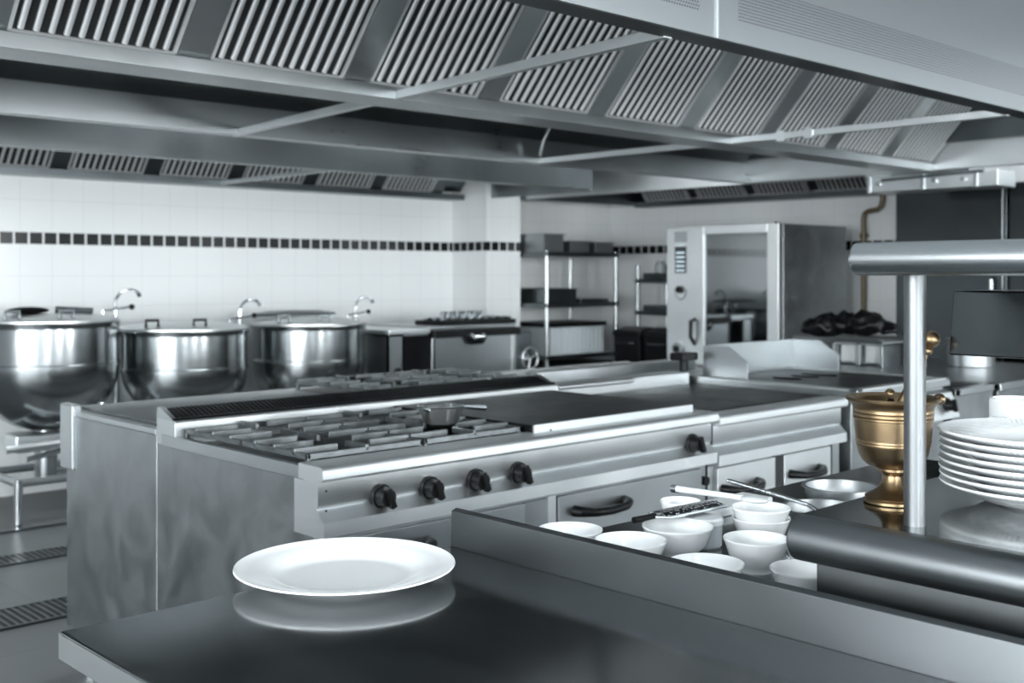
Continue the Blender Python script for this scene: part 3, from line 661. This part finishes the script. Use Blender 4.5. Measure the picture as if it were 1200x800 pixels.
# ---- griddle with splash guard
R4 = thing('splash_guard_griddle', 'stainless griddle unit with raised three-sided splash guard', 'griddle', (4.5, 2.8, 0))
b = MB().box(4.10, 2.34, .15, 4.90, 3.20, .875); b.build('body', 'steel_side', R4, .003)
MB().box(4.095, 2.31, .875, 4.905, 3.20, .905).build('worktop', 'steel', R4, .004)
b = MB()
for bx in ((4.095, 2.31, 4.905, 2.35), (4.095, 3.13, 4.905, 3.20), (4.095, 2.31, 4.14, 3.2), (4.86, 2.31, 4.905, 3.2)): b.box(bx[0], bx[1], .903, bx[2], bx[3], .914)
b.build('rim', 'steel_bright', R4, .003)
MB().box(4.16, 2.40, .905, 4.84, 3.10, .909).build('griddle_plate', 'griddle', R4)
b = MB()
for (x, y0, y1) in ((4.15, 2.87, 3.106), (4.884, 2.855, 3.106)):
    b.prism([(y0, .912), (y1, .912), (y1, 1.052), (y0+.10, 1.052), (y0, .985)], x, x+.006, FX)
b.box(4.15, 3.104, .912, 4.89, 3.110, 1.052); b.build('splash_guard', 'steel', R4, .001)
for (x, r_) in ((4.35, .03), (4.5, .03), (4.62, .04)): MB().lathe([(0, .006), (r_, .005), (r_+.004, 0), (0, 0)], (x, 2.8, .909), 24, 1, 2.2).build('hot_zone', 'iron_dark', R4)
MB().prism([(2.34, .86), (2.30, .85), (2.26, .74), (2.34, .72)], 4.62, 4.90, FX).build('control_panel', 'steel_bright', R4, .003)
knob(4.80, 2.282, .80, R4)
for (x, y) in ((4.16, 2.42), (4.84, 2.42), (4.16, 3.1), (4.84, 3.1)): MB().tube([(x, y, 0), (x, y, .15)], .025, 16).build('leg', 'chrome', R4)

# ---- fryer and side counter to the right
R5 = thing('fryer', 'low stainless fryer box with rimmed top right of the splash guard', 'fryer', (5.2, 2.7, 0))
MB().box(4.97, 2.33, .12, 5.40, 3.1, .82).build('body', 'steel_side', R5, .003)
b = MB()
for bx in ((4.96, 2.31, 5.41, 2.36), (4.96, 3.06, 5.41, 3.12), (4.96, 2.31, 5.01, 3.12), (5.36, 2.31, 5.41, 3.12)): b.box(bx[0], bx[1], .82, bx[2], bx[3], .852)
b.build('rim', 'steel', R5, .004)
MB().box(5.0, 2.35, .82, 5.37, 3.08, .828).build('basin', 'void_black', R5)
for (x, y) in ((5.02, 2.4), (5.35, 2.4), (5.02, 3.0), (5.35, 3.0)): MB().tube([(x, y, 0), (x, y, .12)], .02, 12).build('leg', 'chrome', R5)
R6 = thing('side_counter', 'stainless counter carrying the crumpled black bag and a steel pot, beyond the fryer', 'counter', (6.0, 2.9, 0))
MB().box(5.45, 2.33, .12, 6.72, 3.55, .81).build('body', 'steel_side', R6, .003)
MB().box(5.44, 2.31, .81, 6.74, 3.56, .85).build('worktop', 'steel', R6, .006)
for x in (5.50, 5.93, 6.36): 
    d_ = MB().box(x, 2.314, .18, x+.40, 2.332, .78).build('door', 'steel', R6, .003); MB().tube([(x+.3, 2.314, .72), (x+.3, 2.28, .72), (x+.36, 2.28, .72), (x+.36, 2.314, .72)], .006, 8).build('handle', 'chrome', d_)
for (x, y) in ((5.55, 2.45), (6.65, 2.45), (5.55, 3.45), (6.65, 3.45)): MB().tube([(x, y, 0), (x, y, .12)], .02, 12).build('leg', 'chrome', R6)
b = MB(); b.lathe([(0, 0), (.125, 0), (.13, .004), (.132, .15), (.136, .154), (.13, .155), (.127, .15), (.125, .01), (0, .008)], (6.33, 2.86, .8505), 40); b.org = (6.33, 2.86, .8505)
tag(b.build('stock_pot', 'dull'), 'shiny round steel pot on the counter beneath the dark lamp housing', 'pot')
wb = thing('warmer_box', 'small steel warmer box with two bright side openings carrying the oven tray', 'food warmer', (5.94, 3.28, .85))
b = MB().box(5.84, 3.14, .85, 6.06, 3.155, .985); b.box(5.84, 3.44, .85, 6.06, 3.455, .985); b.box(5.84, 3.14, .97, 6.06, 3.455, .985); b.box(5.84, 3.28, .85, 5.86, 3.31, .985); b.box(6.045, 3.14, .85, 6.06, 3.455, .985)
b.build('casing', 'steel', wb, .002)
for y in (3.165, 3.32): MB().box(5.90, y, .87, 5.91, y+.11, .965).build('inner_plate', 'white_plastic', wb)
ty = MB(); ty.prism([(5.75, 1.012), (5.765, .987), (6.145, .987), (6.16, 1.012), (6.155, 1.012), (6.142, .992), (5.768, .992), (5.755, 1.012)], 3.10, 3.66, FY); ty.org = (5.95, 3.38, .987)
tag(ty.build('oven_tray', 'steel_bright'), 'flat steel tray on the warmer box under the black bag', 'tray')
b = MB()
for i in range(16):
    a = i*2.4; rr = .05+.03*(i % 3)
    b.ball((5.95+.11*math.cos(a)*(i/16), 3.38+.20*math.sin(a)*(i/16+.2), 1.056+.05*(1-i/16)), rr*.8, 1, 1.3, .6, 10)
bmesh.ops.remove_doubles(b.bm, verts=b.bm.verts, dist=.0005)
b.org = (5.95, 3.38, .992); bag = b.build('crumpled_bag', 'black')
rm = bag.modifiers.new('r', 'REMESH'); rm.mode = 'VOXEL'; rm.voxel_size = .012; rm.use_smooth_shade = True
tx = bpy.data.textures.new('crumple', 'VORONOI'); tx.noise_scale = .06
dm = bag.modifiers.new('d', 'DISPLACE'); dm.texture = tx; dm.strength = .05; dm.mid_level = .4
tag(bag, 'glossy crumpled black bag heaped on the steel tray beside the oven', 'bag')

# ============================================================ OVEN
O = thing('combi_oven', 'tall stainless combination oven with reflective glass door and control column', 'oven', (7.35, 5.0, 0))
OX, OY0, OY1, OZ0, OZ1 = 6.9, 4.49, 5.52, .69, 1.735
MB().box(OX+.03, OY0, OZ0, 7.80, OY1, OZ1).build('casing', 'steel_side', O, .006)
MB().box(OX, 5.275, OZ0, OX+.035, OY1, OZ1).build('control_column', 'steel_bright', O, .004)
door = MB(); y0, y1 = OY0, 5.265; gy0, gy1, gz0, gz1 = 4.585, 5.145, .80, 1.672
for bx in ((y0, OZ0, gy0, OZ1), (gy1, OZ0, y1, OZ1), (gy0, OZ0, gy1, gz0), (gy0, gz1, gy1, OZ1)): door.box(OX-.03, bx[0], bx[1], OX+.03, bx[2], bx[3])
dob = door.build('door', 'steel_bright', O, .003)
MB().box(OX-.012, gy0, gz0, OX-.006, gy1, gz1).build('glass_pane', 'glass2', dob)
MB().tube([(OX-.03, 5.23, 1.03), (OX-.075, 5.23, 1.02), (OX-.08, 5.23, .90), (OX-.03, 5.23, .84)], [.014, .016, .014, .012], 10).build('handle', 'black', dob)
MB().box(OX-.004, 5.330, 1.38, OX+.002, 5.440, 1.585).build('display', 'display', O)
for i in range(5): MB().box(OX-.006, 5.345, 1.395+.034*i, OX-.003, 5.425, 1.407+.034*i).build('display_line', 'segment', O)
MB().box(OX-.006, 5.365, 1.590, OX-.0, 5.405, 1.60).build('badge', 'segment', O)
MB().box(OX-.003, 5.325, 1.62, OX+.002, 5.445, 1.70).build('badge_panel', 'plastic_grey', O)
MB().tube([(OX, 5.385, 1.255), (OX-.03, 5.385, 1.255)], .028, 20).build('dial', 'black', O)
b = MB(); b.tube([(OX-.004, 5.385+.055*math.sin(a), 1.255-.075*math.cos(a)+.0) if True else 0 for a in [(-PI/2+PI*k/10) for k in range(11)]], .006, 8); b.build('dial_trim', 'plastic_grey', O)
MB().tube([(OX, 5.40, .80), (OX-.03, 5.40, .80)], [.052, .048], 24).build('drain_cap', 'plastic_grey', O)
MB().tube([(OX-.028, 5.40, .80), (OX-.045, 5.40, .80)], .026, 20).build('drain_knob', 'black', O)
b = MB()
for y in (OY0+.02, OY1-.06): 
    for x in (OX+.05, 7.72): b.box(x, y, 0, x+.04, y+.04, OZ0)
b.build('stand', 'steel', O); MB().box(OX+.05, OY0+.02, .25, 7.76, OY1-.02, .28).build('stand_shelf', 'steel', O)
MB().tube([(7.05, 4.62, OZ1), (7.05, 4.62, OZ1+.02)], .02, 12).build('vent_cap', 'black', O)
# brown pipe on the right wall
pp_ = thing('wall_pipe', 'brown painted gas pipe with a double bend on the tiled wall right of the oven', 'pipe', (8.1, 4.5, 1.0))
MB().tube([(8.09, 4.35, 2.3), (8.09, 4.35, 1.95), (8.09, 4.36, 1.90), (8.09, 4.39, 1.875), (8.09, 4.47, 1.865), (8.09, 4.50, 1.85), (8.09, 4.51, 1.81), (8.09, 4.51, .2)], .020, 12).build('pipe_run', 'pipe', pp_)
for z in (1.675, 1.0): MB().tube([(8.09, 4.51, z-.02), (8.09, 4.51, z+.02)], .03, 12).build('coupling', 'pipe', pp_)
for z in (1.675, 2.2): MB().box(8.09, 4.34 if z > 2 else 4.50, z-.008, 8.15, 4.36 if z > 2 else 4.52, z+.008).build('wall_clip', 'pipe', pp_)

# tall dark cabinets at the right
labs = ['tall dark stainless cold cabinet nearest the wall pipe', 'tall dark stainless cold cabinet, middle one of three', 'tall dark stainless cold cabinet farthest right behind the overshelf']
for i in range(3):
    y1 = 3.83-i*.78; y0 = y1-.76
    t_ = thing('cold_cabinet', labs[i], 'refrigerator', (7.65, (y0+y1)/2, 0), 'tall dark cabinets along the right wall')
    MB().box(7.32, y0, .1, 8.05, y1, 1.965).build('casing', 'cabinet_dark', t_, .006)
    d_ = MB().box(7.285, y0+.01, .14, 7.32, y1-.01, 1.95).build('door', 'cabinet_dark', t_, .008)
    MB().tube([(7.285, y0+.07, 1.35), (7.25, y0+.07, 1.34), (7.25, y0+.07, .95), (7.285, y0+.07, .94)], .012, 10).build('handle', 'chrome', d_)
    for (x, y) in ((7.38, y0+.06), (7.38, y1-.06), (7.98, y0+.06), (7.98, y1-.06)): MB().tube([(x, y, 0), (x, y, .1)], .02, 12).build('foot', 'chrome', t_)

# ============================================================ KETTLES
def kettle(cx, cy, r, rz, depth, lab, lidmode, tap=True):
    K = thing('boiling_kettle', lab, 'kettle', (cx, cy, 0), 'large boiling kettles along the back wall')
    cyl = depth*.42; prof = []
    zb = rz-depth
    for k_ in range(13):
        a = PI/2*k_/12; prof.append((r*.985*math.sin(a) if k_ else 0, zb+(depth-cyl)*(1-math.cos(a))))
    prof += [(r*.985, rz-cyl+.01), (r, rz-cyl+.012), (r, rz-cyl+.03), (r*.985, rz-cyl+.034), (r*.985, rz-.03), (r*1.0, rz-.028), (r*1.01, rz-.005), (r*1.0, rz), (r*.96, rz), (r*.95, rz-.02), (r*.94, rz-.2), (0, rz-.45)]
    MB().lathe(prof, (cx, cy, 0), 72).build('bowl', 'kettle', K)
    l = MB(); lp = [(0, .045), (r*.5, .040), (r*.9, .022), (r*1.0, .010), (r*1.0, 0), (r*.97, 0), (r*.9, .014), (0, .036)]
    l.lathe([(a, b_+rz+.002) for a, b_ in lp], (cx, cy, 0), 64); lo = l.build('lid', 'steel_bright', K)
    vdir = Vector((cx, cy, 0)).normalized(); sd = Vector((vdir.y, -vdir.x, 0))
    for s_ in (-.42, .26):
        c = Vector((cx, cy, rz+.010))+sd*r*s_-vdir*r*.72
        q_ = c+Vector((0,0,.012))
        MB().tube([q_-sd*.035, q_-sd*.035+Vector((0,0,.045)), q_+sd*.035+Vector((0,0,.045)), q_+sd*.035], .010, 8).build('lid_handle', 'black' if lidmode == 2 else 'steel_dark', lo)
    if lidmode == 3:
        m2 = MB(); c = Vector((cx+.02, cy+.22, rz+.055)); m2.lathe([(0, .035), (r*.55, .030), (r*.85, .012), (r*.88, 0), (0, .0)], c, 40, 1, .45); m2.build('hinged_flap', 'steel_dark', lo)
    if lidmode == 1:
        MB().ball((cx-.12, cy-.05, rz+.065), .10, 1.2, .5, .22).build('lid_grip', 'black', lo)
        MB().tube([(cx+.06, cy+.02, rz+.066), (cx+.25, cy-.06, rz+.055)], [.02, .018], 10).build('lid_bar', 'steel_dark', lo)
    # column at the right hand side carrying the swivel tap
    tx_, ty_ = cx+r+.030, cy+.05
    MB().tube([(tx_, ty_, .0), (tx_, ty_, rz-.02)], .022, 14).build('trunnion_column', 'steel', K)
    MB().tube([(tx_, ty_, rz-.02), (tx_, ty_, rz+.05)], .014, 14).build('tap_base', 'chrome', K)
    arc = [(tx_, ty_, rz+.055), (tx_, ty_, rz+.09)] + [(tx_+.09-.09*math.cos(a), ty_, rz+.09+.085*math.sin(a)) for a in [PI*.7*k_/8 for k_ in range(1, 9)]]
    sp2 = MB().tube(arc, .009, 10).build('tap_spout', 'chrome', K)
    e_ = Vector(arc[-1]); MB().tube([e_, e_+Vector((.012, 0, -.025))], .013, 10).build('nozzle', 'chrome', sp2)
    MB().tube([(tx_-.10, ty_-.05, rz+.0), (tx_-.10, ty_-.05, rz+.05), (tx_+.07, ty_-.05, rz+.07)], .007, 8).build('lever', 'chrome', K)
    MB().ball((tx_+.08, ty_-.05, rz+.072), .018).build('lever_knob', 'black', K)
    # outlet pipe, stand and feet
    MB().tube([(cx+r*.55, cy-r*.55, zb+.14), (cx+r*.62, cy-r*.62, zb+.10), (cx+r*.62, cy-r*.62, zb-.02)], .025, 12).build('outlet_pipe', 'chrome', K)
    for sx2 in (-1, 1):
        for sy2 in (-1, 1):
            MB().tube([(cx+sx2*r*.6, cy+sy2*r*.6, 0), (cx+sx2*r*.6, cy+sy2*r*.6, .26)], .024, 12).build('foot', 'chrome', K)
    b_ = MB(); zz = .24
    for (a0, a1) in (((-.6, -.6), (.6, -.6)), ((.6, -.6), (.6, .6)), ((.6, .6), (-.6, .6)), ((-.6, .6), (-.6, -.6))): b_.tube([(cx+a0[0]*r, cy+a0[1]*r, zz), (cx+a1[0]*r, cy+a1[1]*r, zz)], .022, 10)
    b_.tube([(tx_, ty_, .22), (cx, cy, .22)], .03, 10); b_.tube([(cx, cy, zb+.03), (cx, cy, .22)], .06, 16)
    b_.build('stand_frame', 'steel', K)
    MB().tube([(cx-r*.8, cy-r*.7, zb-.05), (cx+.1, cy-r*.75, zb-.03), (cx+r*.75, cy-r*.4, zb+.06)], .02, 10).build('steam_pipe', 'steel_bright', K)
    for q2 in (0, .16): MB().ball((cx+.05+q2, cy-r*.75, zb-.03+q2*.1), .035).build('valve', 'chrome', K)
    for k_, (a0, a1) in enumerate((((.2, -.5, -.02), (.9, -.55, -.16)), ((-.5, -.6, -.12), (.35, -.62, -.06)), ((.5, -.4, .10), (.95, -.5, .02)))):
        MB().tube([(cx+a0[0]*r, cy+a0[1]*r, zb+a0[2]), (cx+a1[0]*r, cy+a1[1]*r, zb+a1[2])], .016, 10).build('water_pipe', 'chrome', K)
    MB().box(cx-r*.55, cy-r*.35, zb-.10, cx+r*.2, cy+.05, zb-.0).build('gas_box', 'steel_bright', K, .02)
    return K
kettle(2.494, 6.50, .402, 1.105, .62, 'largest round boiling kettle at the far left with its domed bowl showing', 1)
kettle(3.357, 6.55, .405, 1.030, .62, 'middle boiling kettle, cylindrical steel with two black lid handles', 1 if False else 2)
kettle(4.267, 6.50, .385, 1.035, .62, 'rightmost boiling kettle with a dark raised lid behind and tap with black lever', 3)

# ---- cabinet and tilting pan right of the kettles
CB = thing('kettle_cabinet', 'narrow stainless control cabinet with round black dial beside the rightmost kettle', 'cabinet', (4.87, 6.5, 0))
b = MB().box(4.72, 6.22, .1, 4.735, 6.95, .955); b.box(4.72, 6.22, .1, 4.86, 6.235, .955); b.box(4.845, 6.22, .1, 4.86, 6.95, .955); b.box(4.72, 6.93, .1, 5.08, 6.95, .955); b.box(4.72, 6.22, .1, 5.08, 6.95, .14); b.box(4.72, 6.22, .94, 5.08, 6.95, .955); b.build('casing', 'steel', CB)
MB().box(4.715, 6.20, .955, 5.085, 7.0, .985).build('top', 'steel_bright', CB, .005)
MB().box(4.87, 6.60, .14, 5.075, 6.62, .94).build('recess_shade', 'void_black', CB)  # black sheet painting in the shade of the open cabinet
MB().tube([(4.80, 6.22, .70), (4.80, 6.195, .70)], .022, 16).build('dial', 'black', CB)
for (x, y) in ((4.74, 6.26), (5.05, 6.26), (4.74, 6.9), (5.05, 6.9)): MB().tube([(x, y, 0), (x, y, .1)], .02, 10).build('foot', 'chrome', CB)
BP = thing('tilting_pan', 'wide stainless tilting braising pan with black front lip and round crank wheel', 'braising pan', (5.5, 6.5, 0))
MB().box(5.10, 6.20, .30, 5.93, 6.95, .93).build('pan_body', 'steel', BP, .01)
MB().box(5.10, 6.17, .915, 5.95, 6.95, .972).build('front_lip', 'black', BP, .006)
MB().box(5.09, 6.24, .972, 5.96, 6.98, .995).build('lid', 'steel', BP, .006)
MB().tube([(5.45, 6.175, .93), (5.45, 6.14, .91), (5.56, 6.14, .91), (5.56, 6.175, .93)], .015, 8).build('lid_handle', 'chrome', BP)
MB().lathe([(0, 0), (.06, 0), (.10, .05), (0, .05)], (5.50, 6.17, .86), 20, 1, .4).build('pouring_spout', 'black', BP)
for (x, y) in ((5.16, 6.28), (5.88, 6.28), (5.16, 6.88), (5.88, 6.88)): MB().box(x-.03, y-.03, 0, x+.03, y+.03, .32).build('leg', 'steel_dark', BP)
MB().box(5.95, 6.22, .10, 6.12, 6.75, .93).build('drive_column', 'steel_dark', BP, .01)
MB().box(5.105, 6.196, .31, 5.125, 6.20, .91).build('edge_trim', 'chrome', BP); MB().box(5.88, 6.194, .31, 5.91, 6.20, .91).build('edge_trim', 'steel_bright', BP)
w_ = MB(); wc = Vector((6.03, 6.15, .73)); R_ = .082
w_.tube([wc+Vector((R_*math.cos(2*PI*k_/28), 0, R_*math.sin(2*PI*k_/28))) for k_ in range(29)], .008, 8, False)
for a in (.3, 2.4, 4.5): w_.tube([wc, wc+Vector((R_*math.cos(a), 0, R_*math.sin(a)))], .007, 8)
w_.tube([wc, wc+Vector((0, .08, 0))], .014, 12); w_.tube([wc+Vector((-R_, 0, 0)), wc+Vector((-R_, -.05, 0))], .009, 8)
w_.build('crank_wheel', 'steel_bright', BP)
# tray of small steel cups on the pan lid
tr = thing('cup_tray', 'dark shallow tray full of small steel cups on the tilting pan lid', 'tray', (5.6, 6.45, .995))
b = MB(); b.box(5.28, 6.30, .995, 6.02, 6.62, 1.003)
for bx in ((5.28, 6.30, 6.02, 6.307), (5.28, 6.613, 6.02, 6.62), (5.28, 6.30, 5.287, 6.62), (6.013, 6.30, 6.02, 6.62)): b.box(bx[0], bx[1], 1.0, bx[2], bx[3], 1.028)
b.build('tray_base', 'black', tr)
cb = MB(); cb.lathe([(0, 0), (.024, 0), (.031, .045), (.033, .046), (.029, .045), (.022, .004), (0, .004)], (0, 0, 0), 20); cup0 = cb.build('steel_cup', 'chrome')
first = True
rows = ['front row', 'middle row', 'back row']
for j in range(3):
    for i in range(9):
        o = cup0 if first else cup0.copy()
        if not first: C.objects.link(o)
        first = False
        o.location = (5.33+i*.08, 6.345+j*.09, 1.0032)
        tag(o, 'small steel cup in the %s of the dark tray on the tilting pan' % rows[j], 'cup', 'small steel cups in the %s of the tray' % rows[j])
for i in range(5):
    o = cup0.copy(); C.objects.link(o); o.location = (5.37+i*.085, 6.39, 1.0500)
    tag(o, 'small steel cup stacked in the upper layer on the cup tray', 'cup', 'upper layer of small steel cups')

# ============================================================ SHELVING
def rack(name, lab, x0, x1, y0, y1, zs, top):
    t_ = thing(name, lab, 'shelving', ((x0+x1)/2, (y0+y1)/2, 0))
    for x in (x0, x1):
        for y in (y0, y1): MB().tube([(x, y, 0), (x, y, top)], .019, 12).build('post', 'steel', t_)
    for z in zs: MB().box(x0-.02, y0-.02, z-.035, x1+.02, y1+.02, z).build('shelf', 'steel_dark', t_, .004)
    return t_
rack('storage_rack', 'steel storage rack in the alcove with large deep pans on its top shelf', 6.56, 7.42, 6.50, 7.05, (1.555, 1.13, .70, .25), 1.56)
rack('storage_rack', 'steel storage rack in the wall corner beside the oven', 7.62, 8.02, 5.68, 6.42, (1.33, 1.05, .2), 1.45)
def gnpan(x0, x1, y0, y1, z, h, lab, grp='deep steel pans on the top shelf', m='steel'):
    b = MB(); cxm, cym = (x0+x1)/2, (y0+y1)/2; i = .02
    b.box(x0+i, y0+i, z, x1-i, y1-i, z+.003)
    for bx in ((x0+i, y0+i, x1-i, y0+i+.003), (x0+i, y1-i-.003, x1-i, y1-i), (x0+i, y0+i, x0+i+.003, y1-i), (x1-i-.003, y0+i, x1-i, y1-i)): b.box(bx[0], bx[1], z, bx[2], bx[3], z+h)
    for bx in ((x0, y0, x1, y0+i), (x0, y1-i, x1, y1), (x0, y0, x0+i, y1), (x1-i, y0, x1, y1)): b.box(bx[0], bx[1], z+h-.004, bx[2], bx[3], z+h)
    b.org = (cxm, cym, z)
    return tag(b.build('deep_pan', m, None, .002), lab, 'pan', grp)
gnpan(6.53, 6.80, 6.50, 6.98, 1.556, .15, 'largest deep steel pan at the left end of the top shelf', m='dull')
gnpan(6.84, 7.12, 6.50, 6.98, 1.556, .095, 'medium deep steel pan in the middle of the top shelf', m='dull')
gnpan(7.15, 7.42, 6.50, 6.98, 1.556, .090, 'smaller deep steel pan at the right end of the top shelf', m='dull')
gnpan(6.60, 6.98, 6.52, 7.00, 1.131, .12, 'dark steel pan on the middle shelf of the alcove rack', None, 'steel_dark')
tag(MB().box(7.02, 6.55, 1.131, 7.38, 6.95, 1.16).build('baking_tray', 'steel_dark', None, .004), 'flat dark baking tray on the middle shelf of the alcove rack', 'tray')
bx_ = thing('storage_crate', 'pale ribbed storage crate on the low shelf of the alcove rack', 'crate', (6.95, 6.75, .70))
b = MB().box(6.62, 6.52, .701, 7.28, 6.95, .93)
x = 6.63
while x < 7.27: b.box(x, 6.512, .71, x+.012, 6.522, .92); x += .05
b.build('crate_body', 'tub', bx_); MB().box(6.60, 6.50, .93, 7.30, 6.97, .965).build('crate_rim', 'black', bx_, .004)
for (y, z, lab) in ((5.9, 1.331, 'upper'), (5.95, 1.051, 'lower')):
    t_ = thing('pan_tray', 'dark tray with steel dishes on the %s visible shelf of the corner rack' % lab, 'tray', (7.82, y, z))
    MB().box(7.64, 5.72, z, 8.0, 6.38, z+.05).build('tray_base', 'steel_dark', t_, .004)
dj = MB(); dj.lathe([(0, 0), (.05, 0), (.052, .01), (.05, .075), (.03, .095), (.03, .11), (0, .11)], (7.75, 6.27, 1.381), 24); dj.org = (7.75, 6.27, 1.381)
tag(dj.build('plastic_jug', 'tub'), 'pale plastic jug on the upper tray of the corner rack', 'jug')
for i, lab in enumerate(('tall black waste bin in front of the corner rack, nearer the oven', 'tall black waste bin in front of the corner rack, nearer the alcove')):
    y0 = 5.68+i*.33
    t_ = thing('waste_bin', lab, 'bin', (7.32, y0+.15, 0), 'black waste bins by the corner rack')
    MB().prism([(7.20, 0), (7.45, 0), (7.48, .86), (7.16, .86)], y0+.01, y0+.29, FY).build('bin_body', 'black', t_, .01)
    MB().prism([(7.15, .86), (7.49, .86), (7.47, .90), (7.32, .93), (7.17, .90)], y0, y0+.30, FY).build('bin_lid', 'black', t_, .006)
    MB().tube([(7.15, y0+.06, .80), (7.12, y0+.08, .80), (7.12, y0+.22, .80), (7.15, y0+.24, .80)], .008, 8).build('bin_handle', 'steel_dark', t_)
cr = thing('storage_crate', 'black storage crate on the lowest shelf of the alcove rack', 'crate', (6.98, 6.76, .25))
b = MB().box(6.62, 6.52, .2502, 7.36, 6.98, .60); x = 6.64
while x < 7.34: b.box(x, 6.512, .27, x+.03, 6.522, .58); x += .09
b.build('crate_body', 'black', cr); MB().box(6.60, 6.50, .60, 7.38, 7.0, .625).build('crate_rim', 'black', cr, .004)
